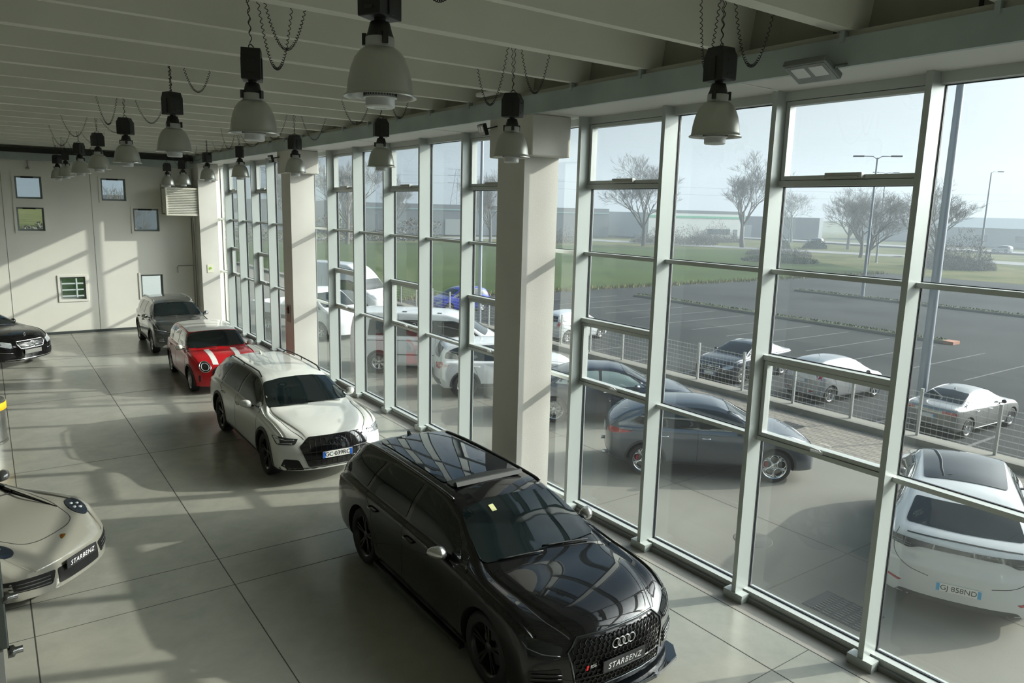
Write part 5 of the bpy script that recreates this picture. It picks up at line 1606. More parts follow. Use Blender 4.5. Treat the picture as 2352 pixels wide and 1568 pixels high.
flat(g, [(-400, 40.5), (-400, 112), (60, 112), (105, 80), (77, 40.5)], LZ + .02)
struct(g.build('green_field', m_grass))
g = MB()
flat(g, [(-600, -300), (-600, 900), (1500, 900), (1500, -300)], LZ - .32)
struct(g.build('ground_plain', m_grass2))
g = MB()
flat(g, [(77, -60), (77, 40.5), (105, 80), (60, 112), (-400, 112), (-400, 125), (150, 125), (150, -60)], LZ + .01)
struct(g.build('road_verge', m_grass2))
# roads beyond
rd = MB(); rd.beam((112, -120, LZ + .03), (120, 60, LZ + .03), 9, .04); rd.beam((120, 60, LZ + .03), (98, 128, LZ + .03), 9, .04)
rd.beam((160, -120, LZ + .03), (170, 150, LZ + .03), 10, .04); rd.beam((98, 128, LZ + .02), (-300, 128, LZ + .02), 8, .04)
struct(rd.build('far_road', mat('road_grey', (.20, .20, .20), .8)))
# dry fringe of the field
random.seed(4)
fr = MB()
for i in range(2600):
    x = random.uniform(11, 76); y = 40.5 + random.gauss(0, .35); h = random.uniform(.08, .4)
    a = random.uniform(0, pi); dx, dy = math.cos(a) * .05, math.sin(a) * .05
    fr.add([(x - dx, y - dy, LZ), (x + dx, y + dy, LZ), (x + random.uniform(-.1, .1), y + random.uniform(-.1, .1), LZ + h)], [(0, 1, 2)])
o = fr.build('grass_fringe', mat('dry_grass', (.17, .16, .055), .9), fixn=False)
tag(o, 'dry yellow green grass tufts along the edge of the field', 'grass', kind='stuff')
# planted kerb islands
def island(x, y0, y1, brick=False, label=''):
    mb = MB().box(x - .35, x + .35, y0, y1, LZ, LZ + .14, 0)
    o = mb.build('kerb_island', m_kerb)
    tag(o, label, 'kerb')
    gm = MB()
    for i in range(int((y1 - y0) * 40)):
        px = x + random.uniform(-.25, .25); py = random.uniform(y0 + .1, y1 - .1); h = random.uniform(.04, .14)
        a = random.uniform(0, pi); dx, dy = math.cos(a) * .05, math.sin(a) * .05
        gm.add([(px - dx, py - dy, LZ + .14), (px + dx, py + dy, LZ + .14), (px, py, LZ + .14 + h)], [(0, 1, 2)])
    gm.box(x - .26, x + .26, y0 + .05, y1 - .05, LZ + .14, LZ + .16)
    gg = gm.build('island_grass', mat('island_green', (.06, .085, .03), .9), o, fixn=False); gg['kind'] = 'stuff'
    if brick:
        MB().box(x - .36, x + .36, y0 - .5, y0, LZ, LZ + .15).build('brick_end', mat('brick_red', (.38, .17, .10), .8), o)
island(32.2, 13.6, 35.5, True, 'long low kerb island with grass and a red brick end in the car park')
island(48.1, -10, 32.7, False, 'long low kerb island further away with the double headed lamp post standing on it')
# bay lines
pl = MB()
for y in [-6.9 + 2.27 * i for i in range(20)]:
    pl.box(23.5, 30.9, y - .035, y + .035, LZ + .001, LZ + .006)
for y in [-8 + 2.6 * i for i in range(16)]:
    pl.box(12.2, 16.5, y - .05, y + .05, LZ + .001, LZ + .006)
struct(pl.build('parking_lines', m_line))
# covers and grates in the yard
def grate(x, y, w_, h_, label, bars=True):
    mb = MB().box(x - w_ / 2, x + w_ / 2, y - h_ / 2, y + h_ / 2, YZ, YZ + .006)
    o = mb.build('drain_grate', mat('grate_dark', (.035, .04, .04), .6))
    tag(o, label, 'grate')
    if bars:
        b = MB(); k = int(w_ / .06)
        for i in range(k):
            for q in range(max(2, int(h_ / .14))):
                xx = x - w_ / 2 + .03 + i * w_ / k; yy = y - h_ / 2 + .07 + q * .14
                b.box(xx - .004, xx + .018, yy - .05, yy + .05, YZ + .006, YZ + .012)
        b.build('grate_bars', mat('grate_iron', (.12, .12, .11), .6), o)
grate(1.95, 1.30, .62, .82, 'dark square drain grate in the concrete yard closest to the glass')
grate(9.1, 7.0, .60, .60, 'dark drain grate in the paving behind the grey sport utility car')
grate(9.75, 3.4, .55, .55, 'dark drain grate in the paving behind the white sport utility coupe')
for (x, y, r, c, lb) in ((2.75, 3.33, .30, (.13, .12, .10), 'dark round manhole cover in the concrete yard'), (9.84, 4.05, .27, (.40, .39, .36), 'pale round cover in the paving by the fence')):
    o = MB().lathe([(0, .008), (r - .03, .008), (r - .02, .004), (r, .008), (r + .01, 0)], 32, c=(x, y, YZ)).build('manhole_cover', mat('cover_%d' % int(x), c, .6))
    tag(o, lb, 'cover')

# ---------------------------------------------------------------- wire fence
m_fen = mat('fence_galvanised', (.42, .43, .42), .45, .6)
froot = empty('wire_fence', (10.62, 0, YZ + .16), 0, 1, 'pale galvanised wire panel fence on the kerb between yard and car park', 'fence')
post = None
ys = [2.92 + 1.67 * k for k in range(-6, 22)]
for y in ys:
    if post is None:
        post = MB().box(-.03, .03, -.03, .03, 0, 1.12).box(-.034, .034, -.034, .034, 1.12, 1.135).build('post', m_fen, froot)
        post.location = (0, y, 0)
    else:
        q = post.copy(); col.objects.link(q); q.parent = froot; q.location = (0, y, 0)
pan = MB()
for i in range(8):
    z = .10 + .135 * i
    pan.box(-.05, -.043, .03, 1.64, z, z + .007)
    pan.box(-.05, -.043, .03, 1.64, z + .014, z + .018)
for i in range(13):
    yy = .06 + .13 * i
    pan.box(-.043, -.040, yy, yy + .004, .06, 1.09)
p0 = None
for y in ys[:-1]:
    if p0 is None: p0 = pan.build('wire_panel', m_fen, froot); p0.location = (0, y, 0)
    else:
        q = p0.copy(); col.objects.link(q); q.parent = froot; q.location = (0, y, 0)

# ---------------------------------------------------------------- lamp posts
m_pole = mat('pole_galvanised', (.30, .33, .37), .5, .5)
m_head = mat('lamp_head_dark', (.06, .065, .07), .5)
def lamp_post(x, y, z, h, r0, r1, arms, label, group=None):
    mb = MB().lathe([(r0, 0), (r1, h)], 16, c=(x, y, z))
    mb.lathe([(r0 * 1.6, 0), (r0 * 1.6, .03), (r0, .05)], 16, c=(x, y, z))
    o = mb.build('lamp_post', m_pole)
    tag(o, label, 'lamp post', group)
    for a in arms:
        d = Vector((math.cos(a), math.sin(a), 0)); t = Vector((x, y, z + h))
        MB().tube([t - Vector((0, 0, .1)), t + d * .3 + Vector((0, 0, .1)), t + d * 1.0 + Vector((0, 0, .12))], .035, 6).build('arm', m_pole, o)
        MB().obox(t + d * 1.3 + Vector((0, 0, .12)), d * .38, d.cross(Vector((0, 0, 1))) * .16, (0, 0, .05)).build('lamp_head', m_head, o, bevel=.02)
    return o
lamp_post(16.3, 7.2, LZ, 13, .15, .09, (0,), 'thick grey lamp post rising out of the picture at the right, beside the silver saloon')
lamp_post(48.1, 27.0, LZ + .16, 10.45, .12, .06, (-.9, 2.2), 'slender lamp post with two heads on the further kerb island')
lamp_post(101.3, 40.8, LZ, 12.5, .16, .07, (-.5,), 'thin lamp post with a single arm by the road at the far right')
lamp_post(96, 52, LZ, 12.4, .14, .06, (2.2, -.9), 'thin pole just right of the double headed lamp post, further off')
lamp_post(14.3, 29.4, LZ, 12, .11, .07, (0,), 'grey lamp post seen through the bay left of the big pillar, behind the blue hatchback')
lamp_post(122, 84, LZ, 9, .12, .06, (0,), 'faint lamp post among the bare trees on the left of the double headed one')
lamp_post(150, 75, LZ, 10, .12, .06, (0,), 'small distant lamp post between the bare trees and the double headed lamp')

# ---------------------------------------------------------------- bare trees
m_bark = mat('bark_grey', (.15, .135, .12), .9)
def bare_tree(seed, h, spread, n0=5, depth=5, lean=0, trunk=.30, droop=0.0, split=3):
    rnd = random.Random(seed)
    mb = MB()
    def grow(p, d, ln, r, lv):
        pts = [p]; rad = [r]
        nseg = 4 if lv < 2 else 3
        dd = d.copy()
        for i in range(nseg):
            dd = (dd + Vector((rnd.uniform(-1, 1), rnd.uniform(-1, 1), rnd.uniform(-.3, .9) - droop * lv)) * .085).normalized()
            pts.append(pts[-1] + dd * ln / nseg); rad.append(max(r * (1 - .5 * (i + 1) / nseg), .009))
        mb.tube(pts, rad, 6 if lv == 0 else (4 if lv < 3 else 3), caps=False)
        if lv >= depth: return
        k = split + (1 if rnd.random() < .5 else 0) + (2 if lv == 0 else 0)
        for i in range(k):
            t = rnd.uniform(.35, 1.0) if lv else rnd.uniform(.45, 1.0)
            j_ = min(int(t * nseg), nseg - 1); q = pts[j_].lerp(pts[j_ + 1], t * nseg - j_)
            a = rnd.uniform(0, 2 * pi); s_ = dd.cross(Vector((0, 0, 1)))
            if s_.length < .1: s_ = Vector((1, 0, 0))
            s_.normalize(); u_ = s_.cross(dd)
            tilt = rnd.uniform(.35, .85) * spread
            nd = (dd * math.cos(tilt) + (s_ * math.cos(a) + u_ * math.sin(a)) * math.sin(tilt)).normalized()
            nd = (nd + Vector((0, 0, .22))).normalized()
            grow(q, nd, ln * rnd.uniform(.58, .78), max(r * .50 * (1.1 - .3 * t), .009), lv + 1)
    grow(Vector((0, 0, -.1)), Vector((lean, 0, 1)).normalized(), h * .36, trunk, 0)
    return mb
TREES = []
specs = [(11, .95, 6), (23, .90, 6), (37, 1.05, 6)]
for sd_, sp_, dp in specs:
    mb = bare_tree(sd_, 14, sp_, depth=dp, trunk=.26, split=3)
    zmax = max(v[2] for v in mb.v)
    me_o = mb.build('bare_tree', m_bark, fixn=False)
    me_o['h'] = zmax
    TREES.append(me_o)
def put_tree(k, x, y, h, rz, label, group='bare winter trees beyond the car park', wide=1.0):
    src = TREES[k]
    if not src.get('used'):
        o = src; src['used'] = 1
    else:
        o = src.copy(); col.objects.link(o)
    s = h / src['h']
    o.location = (x, y, LZ); o.scale = (s * wide, s * wide, s); o.rotation_euler = (0, 0, rz)
    tag(o, label, 'tree', group)
    return o
put_tree(0, 93.6, 95.5, 17.4, .3, 'tall rounded bare tree left of the white building', wide=1.35)
put_tree(1, 113, 88, 18.6, 1.9, 'tall forked bare tree before the right end of the white building', wide=1.35)
put_tree(2, 154, 105, 13.5, 2.2, 'dense bare tree, first right of the tall forked one', wide=1.3)
put_tree(0, 133, 78, 13, 4.2, 'bare tree on the verge behind the double headed lamp post', wide=1.4)
put_tree(2, 106, 60, 10.5, .9, 'broad low bare tree standing in the rough grass hollow', wide=1.5)
put_tree(1, 85.7, 39, 11.2, .2, 'wide bushy bare tree behind the thick lamp post at the right', wide=1.7)
put_tree(2, 90, 50, 10, 5, 'bare tree just left of the thick lamp post, close to its bushy neighbour', wide=1.4)
put_tree(2, 62, 100, 13, 1.4, 'bare tree seen at the right edge of the big pillar', wide=1.1)
put_tree(0, 72, 118, 12, 2.6, 'bare tree seen through the last bay before the big pillar')
put_tree(1, 50, 112, 12, 3.5, 'bare tree seen two bays left of the big pillar')
put_tree(2, 40, 108, 14, 1.1, 'dark bare tree seen three bays left of the big pillar', wide=1.2)
put_tree(0, 27, 96, 14, 5.5, 'bare tree near the second pillar, far across the field', wide=1.2)
# the trees seen through the little windows of the back wall
put_tree(1, -7.5, 47, 9, .4, 'bare tree outside the upper left small window')
put_tree(0, 1.5, 60, 7.5, 1.4, 'bare tree outside the upper middle small window')
# bushes
m_bush = mat('bush_leaves', (.07, .10, .045), .9)
m_bushb = mat('bush_brown', (.14, .125, .10), .9)
def bush(x, y, w_, h_, m, label, seed, n=2500, group='bushes and scrub along the road'):
    rnd = random.Random(seed); mb = MB()
    for i in range(n):
        t = rnd.uniform(0, 2 * pi); f = math.sqrt(rnd.random()); ph = rnd.random()
        px = f * w_ * math.cos(t); py = f * w_ * math.sin(t)
        lump = .55 + .25 * math.sin(px * 1.1 + seed) + .25 * math.sin(py * .9 + 2 * seed + px * .5)
        pz = h_ * ph ** 1.3 * math.sqrt(max(0, 1 - f * f)) * max(.3, lump) * 1.1
        s = .30 + .05 * h_
        a = Vector((rnd.gauss(0, 1), rnd.gauss(0, 1), rnd.gauss(.8, 1))).normalized() * s
        b = Vector((rnd.gauss(0, 1), rnd.gauss(0, 1), rnd.gauss(0, 1))).normalized() * (s * .16 if m is m_bushb else s * .5)
        p = Vector((px, py, pz))
        mb.add([p, p + a, p + b], [(0, 1, 2)])
    o = mb.build('bush', m, fixn=False)
    o.location = (x, y, LZ)
    return tag(o, label, 'bush', group)
bush(118, 84, 2.6, 2.4, m_bush, 'round clipped green bush on the verge, right of the slender lamp post', 1)
bush(128, 82, 2.2, 2.3, m_bush, 'second clipped bush on the verge, further right', 2)
bush(110, 103, 9, 4.2, m_bushb, 'dark brown scrub at the foot of the white building', 3, 8000)
bush(84, 112, 7, 3.4, m_bushb, 'low dark scrub left of the white building', 4, 7000)
bush(96, 68, 5, 1.8, m_bushb, 'low scrub in the grass hollow under the broad bare tree', 5, 5000)
bush(82, 58, 5, 1.2, m_bush, 'flat dark green thicket in the grass hollow', 6, 5000)
bush(129, 108, 6, 5.0, m_bushb, 'tall scrub beside the trunk of the forked tree', 7, 5000)
bush(96, 42, 5, 5.0, m_bushb, 'brown scrub at the foot of the bushy tree behind the thick post', 8, 8000)
bush(178, 52, 9, 4, m_bush, 'green hedge before the low grey houses', 9, 8000)

# ---------------------------------------------------------------- buildings
def rect_building(name, x0, y0, x1, y1, depth, h, m, label, parts=None, roof=None, cat='building'):
    """front wall from (x0,y0) to (x1,y1) as seen from the showroom, extruded away"""
    a = Vector((x0, y0, 0)); b = Vector((x1, y1, 0)); d = (b - a).normalized(); nrm = Vector((-d.y, d.x, 0))
    if nrm.dot(Vector((x0, y0, 0))) < 0: nrm = -nrm
    mb = MB().obox((a + b) / 2 + nrm * depth / 2 + Vector((0, 0, LZ + h / 2)), d * (b - a).length / 2, nrm * depth / 2, (0, 0, h / 2))
    o = mb.build(name, m); tag(o, label, cat)
    for (pn, u0, u1, z0, z1, pm, out_) in (parts or []):
        c = a.lerp(b, (u0 + u1) / 2) - nrm * out_ / 2 + Vector((0, 0, LZ + (z0 + z1) / 2))
        MB().obox(c, d * (b - a).length * (u1 - u0) / 2, nrm * (out_ / 2 + .01), (0, 0, (z1 - z0) / 2)).build(pn, pm, o)
    if roof:
        rh, rm = roof
        c = (a + b) / 2 + nrm * depth / 2; hl = (b - a).length / 2 + .6; hd = depth / 2 + .6
        z0 = LZ + h; P = [c - d * hl - nrm * hd, c + d * hl - nrm * hd, c + d * hl + nrm * hd, c - d * hl + nrm * hd, c - d * hl * .55, c + d * hl * .55]
        P = [Vector((p.x, p.y, z0)) for p in P[:4]] + [Vector((p.x, p.y, z0 + rh)) for p in P[4:]]
        MB().add(P, [(0, 1, 5, 4), (1, 2, 5), (2, 3, 4, 5), (3, 0, 4), (0, 3, 2, 1)]).build('roof', rm, o)
    return o
m_bw = mat('warehouse_white', (.62, .64, .62), .7)
m_bg = mat('warehouse_green', (.08, .38, .22), .6)
m_bd = mat('warehouse_dark', (.13, .145, .16), .8)
m_win = mat('far_window', (.06, .08, .09), .2)
m_roofb = mat('roof_brown_grey', (.13, .115, .11), .85)
m_hs = mat('house_render_grey', (.34, .37, .37), .85)
rect_building('warehouse', 128, 128, 158, 122, 24, 6.3, m_bw, 'white flat roofed warehouse with a green stripe under its roof', [('green_stripe', 0, 1, 5.2, 5.7, m_bg, .1), ('window_row', .60, .84, 1.1, 2.5, m_win, .1), ('grey_parapet', .02, .98, 6.3, 7.1, m_bd, .0), ('door', .88, .92, 0, 2.4, m_bd, .1)])
rect_building('warehouse', 62, 150, 122, 136, 30, 6.9, m_bd, 'long dark blue grey industrial hall left of the white warehouse', [('pale_stripe', .0, 1, 5.6, 5.9, mat('stripe_teal', (.2, .32, .32), .6), .1), ('loading_door', .3, .36, 0, 3.6, m_hs, .1)])
rect_building('warehouse', 10, 170, 58, 160, 30, 7, m_bd, 'dark industrial hall further left across the field', [('loading_door', .5, .6, 0, 4, m_hs, .1)])
rect_building('house', 196, 90, 205, 66, 20, 4.6, m_hs, 'low grey house with a wide hipped roof at the far right', [('window', .3, .42, 1.2, 2.8, m_win, .1), ('window', .65, .77, 1.2, 2.8, m_win, .1)], (2.6, mat('roof_slate', (.20, .25, .28), .8)))
rect_building('house', 212, 122, 222, 98, 22, 5.2, m_hs, 'long house with a brown roof behind the bushy bare tree', [('window', .3, .4, 1.2, 2.8, m_win, .1)], (3.6, m_roofb))
rect_building('warehouse', 168, 150, 186, 118, 22, 6, m_bd, 'grey blue hall behind the dense bare trees', [('loading_door', .4, .5, 0, 3.5, m_hs, .1)])
rect_building('warehouse', 206, 62, 216, 20, 22, 5.4, mat('hall_pale', (.42, .46, .47), .8), 'pale hall at the right edge of the view beyond the road', [('window', .2, .3, 1.5, 3, m_win, .1)])
# hedge that closes the field
hb = MB(); rnd = random.Random(8)
for i in range(9000):
    x = rnd.uniform(-60, 62); y = 118 + rnd.gauss(0, 1.2); z = rnd.random() ** 1.4 * (3.0 + 1.2 * math.sin(x * .35))
    a = Vector((rnd.gauss(0, 1), rnd.gauss(0, 1), rnd.gauss(0, 1))).normalized() * .45; b = Vector((rnd.gauss(0, 1), rnd.gauss(0, 1), rnd.gauss(0, 1))).normalized() * .45
    p = Vector((x, y, LZ + z)); hb.add([p, p + a, p + b], [(0, 1, 2)])
tag(hb.build('hedge', m_bushb, fixn=False), 'long dark hedge closing the green field', 'hedge', kind='stuff')
# pylon and cables
py = MB(); bx, by = 125, 214
def leg(h): return 2.6 * (1 - h / 22) + .35
for sx in (-1, 1):
    for sy in (-1, 1):
        py.beam((bx + sx * leg(0), by + sy * leg(0), LZ), (bx + sx * leg(19), by + sy * leg(19), LZ + 19), .16, .16)
for i in range(9):
    h0, h1 = i * 2.1, (i + 1) * 2.1
    for sx in (-1, 1):
        py.beam((bx + sx * leg(h0), by - leg(h0), LZ + h0), (bx - sx * leg(h1), by - leg(h1), LZ + h1), .09, .09)
        py.beam((bx + sx * leg(h0), by + leg(h0), LZ + h0), (bx - sx * leg(h1), by + leg(h1), LZ + h1), .09, .09)
for h in (14.5, 17, 19): py.beam((bx - 3.6, by + 1.2, LZ + h), (bx + 3.6, by - 1.2, LZ + h), .16, .16)
tag(py.build('pylon', m_pole), 'distant lattice power pylon above the dark hall', 'pylon')
cb = MB()
for h in (14.5, 17):
    for (x0, y0, x1, y1) in ((bx, by, 330, 120), (bx, by, -60, 280)):
        pts = []
        for i in range(21):
            t = i / 20; pts.append((x0 + (x1 - x0) * t, y0 + (y1 - y0) * t, LZ + h - 4 * 1.5 * t * (1 - t)))
        cb.tube(pts, .035, 3)
tag(cb.build('power_cable', m_head, fixn=False), 'thin overhead power cables running from the pylon', 'cable')

tag(MB().box(-3.4, -.6, 30.0, 30.2, -1.5, 2.6).build('garden_wall', m_bw), 'pale wall outside the lower right small window', 'wall')
gr = empty('slat_railing', (-5.2, 29.5, 0), 0, 1, 'white slatted railing with a curved end outside the lower left small window', 'railing')
mb = MB()
for i in range(9): mb.box(-.15, 1.8, -.02, .02, .35 + .24 * i, .40 + .24 * i)
mb.tube([(-.15 + .25 * (abs(q) / 5) ** 2, 0, 1.35 + .21 * q) for q in range(-5, 6)], .035, 8)
mb.build('slats', m_bw, gr)
MB().box(.9, .95, -.03, .03, -1.5, 2.4).build('post', m_bw, gr)
tag(MB().box(-5.2, -3.6, 31, 31.8, -1.5, 2.5).build('clipped_hedge', mat('hedge_bright', (.10, .22, .04), .9, noise=(6, (.05, .12, .02), 5, .3, .7))), 'bright green clipped hedge behind the slatted railing', 'hedge')

# ---------------------------------------------------------------- haze over the fields
hz = bpy.data.materials.new('haze'); hz.use_nodes = True
n = hz.node_tree.nodes; n.clear()
oo = n.new('ShaderNodeOutputMaterial'); vv = n.new('ShaderNodeVolumePrincipled')
vv.inputs['Color'].default_value = (.80, .90, 1.0, 1); vv.inputs['Density'].default_value = .0017; vv.inputs['Anisotropy'].default_value = .3
hz.node_tree.links.new(vv.outputs[0], oo.inputs['Volume'])
hb_ = MB().box(12, 320, -80, 320, LZ - .2, 26).build('haze', hz)
hb_['kind'] = 'stuff'
tag(hb_, 'thin pale haze hanging over the car park and the fields', 'haze')
# ---------------------------------------------------------------- hanging bell lamps
m_lampb = mat('lamp_gear_black', (.014, .015, .014), .5)
def bell_mat():
    m = mat('prismatic_reflector', (.46, .47, .43), .30, .6)
    return m
m_bell = bell_mat()
m_collar = mat('lamp_collar_white', (.45, .46, .45), .4)
m_diff = mat('lamp_diffuser_white', (.66, .68, .68), .35)
def coil(path_fn, n, r, turns, wire, mb):
    pts = []
    for i in range(n + 1):
        t = i / n
        p = path_fn(t); q = path_fn(min(1, t + .002)); q0 = path_fn(max(0, t - .002))
        d = (q - q0).normalized(); s = d.cross(Vector((.3, .9, .1))).normalized(); u = s.cross(d)
        a = 2 * pi * turns * t
        pts.append(p + s * r * math.cos(a) + u * r * math.sin(a))
    mb.tube(pts, wire, 5)
def bell_lamp(box_rot=.5):
    root = empty('pendant_lamp', (0, 0, 0))
    R = .205
    prof = [(.088, .285), (.100, .283), (.125, .265), (.155, .225), (.180, .16), (.195, .09), (.202, .03), (.206, .012), (.222, .004), (.222, -.004), (.203, 0), (.198, .01), (.190, .09), (.175, .16), (.150, .22), (.12, .258), (.09, .275)]
    MB().lathe(prof, 40, closed=False).build('shade', m_bell, root, sharp=60)
    MB().lathe([(.088, .27), (.088, .345), (.080, .348)], 32).build('collar', m_collar, root)
    dd = MB().lathe([(.10, .03), (.10, .005), (.104, .0), (.104, -.006), (.090, -.008), (.090, -.055), (.082, -.064), (.04, -.066), (.036, -.060), (0, -.060)], 32)
    df = dd.build('diffuser', m_diff, root, sharp=40)
    fn = MB()
    for k in range(36):
        a = 2 * pi * k / 36
        fn.obox((.1005 * math.cos(a), .1005 * math.sin(a), .017), (.002 * math.cos(a), .002 * math.sin(a), 0), (-.0035 * math.sin(a), .0035 * math.cos(a), 0), (0, 0, .012))
    fn.build('vent_slots', m_black, df)
    g = MB().lathe([(.062, .345), (.085, .348), (.074, .375), (.060, .43), (.056, .435), (0, .436)], 24)
    g.lathe([(.035, .43), (.035, .47)], 12)
    g.build('lamp_holder', m_lampb, root, sharp=40)
    for k in range(3):
        cl = MB()
        a = 2 * pi * k / 3 + .4
        c = Vector((.095 * math.cos(a), .095 * math.sin(a), .335))
        cl.obox(c, Vector((math.cos(a), math.sin(a), 0)) * .012, Vector((-math.sin(a), math.cos(a), 0)) * .016, (0, 0, .034))
        cl.build('clip', m_black, root)
    # gear box: tall box with chamfered shoulders
    b = MB()
    b.prism([(-.105, .455), (.105, .455), (.112, .46), (.112, .655), (.088, .69), (.075, .725), (-.075, .725), (-.088, .69), (-.112, .655), (-.112, .46)], 1, -.082, .082)
    b.box(-.03, .03, -.092, .092, .47, .65)
    b.box(-.118, -.11, -.03, .03, .49, .51); b.box(-.118, -.11, -.03, .03, .60, .62)
    bo = b.build('gear_box', m_lampb, root, bevel=.004)
    bo.rotation_euler = (0, 0, box_rot)
    hk = MB().tube([(-.04, 0, .72), (-.035, 0, .75), (0, 0, .765), (.035, 0, .75), (.04, 0, .72)], .005, 6)
    hk.build('hook', m_lampb, root)
    return root
lampA = [.88, 3.5, 6.9, 10.65, 14.3, 17.85, 21.6, 24.4]
lampB = [.87, 3.9, 7.45, 11.4, 15.3, 18.5, 21.6, 24.0]
wordA = ['nearest', 'second', 'third', 'fourth', 'fifth', 'sixth', 'seventh', 'furthest']
proto = None
for row, (xr, ysr) in enumerate(((-4.97, lampA), (-1.84, lampB))):
    for i, y in enumerate(ysr):
        z = 5.19 if i else 5.235
        if row and i > 5: z = 5.10
        if proto is None:
            proto = bell_lamp(); o = proto
        else:
            o = copy_tree(proto)
        o.location = (xr, y, z); o.rotation_euler = (0, 0, i * .7 + row)
        tag(o, 'bell shaped lamp, %s in the row hung %s' % (wordA[i] if row == 0 or i else 'nearest', 'over the aisle' if row == 0 else 'along the glass wall'), 'lamp', 'bell lamps hung from the ceiling ribs')
        # cord up to the rib and the slack loop beside it
        ry = min(rib_y, key=lambda q: abs(q - y))
        c = MB()
        a = Vector((0, 0, .765));         cn = 4 if i < 5 else 3
        M_ = Matrix.Rotation(-(i * .7 + row), 4, 'Z')
        on_rib = abs(ry - y) < .2
        zt_ = (6.205 if on_rib else ZC + .005) - z
        dy_ = (ry - y) if on_rib else 0
        b_ = M_ @ Vector((-.04, dy_, zt_))
        coil(lambda t: a.lerp(b_, t), 110 if i < 6 else 60, .009, 9, .0035, c)
        p0 = M_ @ Vector((.05, dy_, zt_)); p1 = M_ @ Vector((.58 if i % 3 else .75, dy_, zt_))
        sag = (.27 if i % 3 else .36) + (0 if on_rib else .5)
        def loop(t, p0=p0, p1=p1, sag=sag):
            return p0.lerp(p1, t) + Vector((0, 0, -sag * 4 * t * (1 - t) + (.10 * math.sin(t * 2 * pi) if 0 else 0)))
        coil(loop, 520 if i < 4 else 200, .011, 48 if i < 4 else 24, .0035, c)
        c.build('cord', m_black, o, fixn=False)

# ---------------------------------------------------------------- fittings on beam, columns and walls
def floodlight(c, rz, w_, m, lens, label, tilt=.5):
    o = empty('floodlight', c, rz, 1, label, 'floodlight')
    b = MB().box(-w_ / 2, w_ / 2, -.025, .035, -w_ * .36, w_ * .36).build('housing', m, o, bevel=.012)
    b.rotation_euler = (tilt, 0, 0)
    for k in (-1, 1): 
        q = MB().box(k * w_ * .21 - w_ * .16, k * w_ * .21 + w_ * .16, -.030, -.024, -w_ * .12, w_ * .22).build('reflector_panel', lens, b)
    f = MB().box(-w_ * .46, w_ * .46, -.028, -.0255, -w_ * .31, w_ * .31).build('cover_glass', mat('flood_glass', (.16, .17, .16), .15, .2), b)
    MB().tube([(-w_ / 2 - .01, 0, 0), (-w_ / 2 - .012, .17, .05), (w_ / 2 + .012, .17, .05), (w_ / 2 + .01, 0, 0)], .010, 6).build('bracket', m, o)
    return o
fl = floodlight((-.90, .62, 5.86), -pi / 2, .42, mat('flood_grey', (.20, .22, .21), .4, .4), m_diff, 'grey rectangular floodlight bracketed to the steel beam at the right', 1.15)
floodlight((-.92, 5.95, 5.72), -pi / 2 - .2, .24, m_lampb, m_lens, 'small black floodlight on the top of the big pillar', .3)
floodlight((-.90, 15.9, 5.70), -pi / 2, .26, m_lampb, m_diff, 'small black floodlight on the top of the second pillar', .25)
o = MB().box(-.62, -.50, 5.75, 6.25, 6.22, 6.28).build('emergency_light', m_white, bevel=.02)
tag(o, 'slim white emergency light on the ledge above the steel beam', 'light')
o.location.x = -.25
# call point on the second pillar, sign on the third
o = empty('fire_call_point', (-.70, 15.45, 1.85), 0, 1, 'dark call point box with a conduit on the second pillar', 'alarm')
MB().box(-.035, 0, -.07, .07, -.09, .09).build('box', m_lampb, o, bevel=.006)
MB().box(-.012, 0, -.13, .13, -.32, .13).build('backing_plate', mat('backing_beige', (.36, .31, .27), .6), o)
MB().lathe([(0, 0), (.03, 0), (.03, .02), (0, .02)], 16, axis='x', c=(-.055, 0, .02)).build('button', mat('call_red', (.4, .02, .02), .4), o)
o = empty('safety_sign', (-.40, 24.845, 2.18), 0, 1, 'small pale sign with a green and yellow mark on the third pillar', 'sign')
MB().box(-.105, .105, -.006, 0, -.15, .15).build('sign_plate', mat('sign_cream', (.70, .70, .55), .5), o)
MB().add([(-.06, -.009, -.05), (.06, -.009, -.01), (.02, -.009, .06), (-.05, -.009, .04)], [(0, 1, 2, 3)]).build('sign_mark', mat('sign_green', (.25, .45, .05), .5), o)
# air heater with louvres in the back corner
h = empty('air_heater', (-1.20, YB - .50, 4.57), 0, 1, 'grey louvred air heater hung high in the back corner', 'heater')
x0, x1, y0, y1, z0, z1 = -.57, .55, -.22, .40, -.50, .47
f = MB(); t = .06
f.box(x0, x1, y0 + .04, y1, z0, z1)
f.box(x0, x0 + t, y0, y0 + .04, z0, z1); f.box(x1 - t, x1, y0, y0 + .04, z0, z1); f.box(x0 + t, x1 - t, y0, y0 + .04, z0, z0 + t); f.box(x0 + t, x1 - t, y0, y0 + .04, z1 - t, z1)
f.build('casing', mat('heater_cream', (.68, .67, .58), .5), h, bevel=.006)
for i in range(14):
    zz = z0 + t + .03 + i * (z1 - z0 - 2 * t - .03) / 14
    MB().obox((0 - .025, y0 + .02, zz + .012), ((x1 - x0) / 2 - t, 0, 0), (0, .022, .012), (0, -.001, .002)).build('louvre', mat('louvre_grey', (.7, .7, .64), .4, .1), h)
pp = MB().tube([(x0 - .10, 0, z0 + .05), (x0 - .10, 0, z1 + .10), (x0 + .1, 0, z1 + .14)], .02, 8)
pp.tube([(x0 - .10, 0, z0 + .05), (x0, 0, z0 + .05)], .025, 8); pp.tube([(x0, 0, z1 - .02), (x0 - .10, 0, z1 - .02)], .025, 8)
pp.build('pipe', mat('pipe_copper_grey', (.25, .25, .22), .5, .4), h)
hg = MB()
for xx in (-.4, .4): hg.box(xx - .015, xx + .015, .2, .23, z1, 5.75 - 4.58)
hg.build('hanger', m_steel, h)
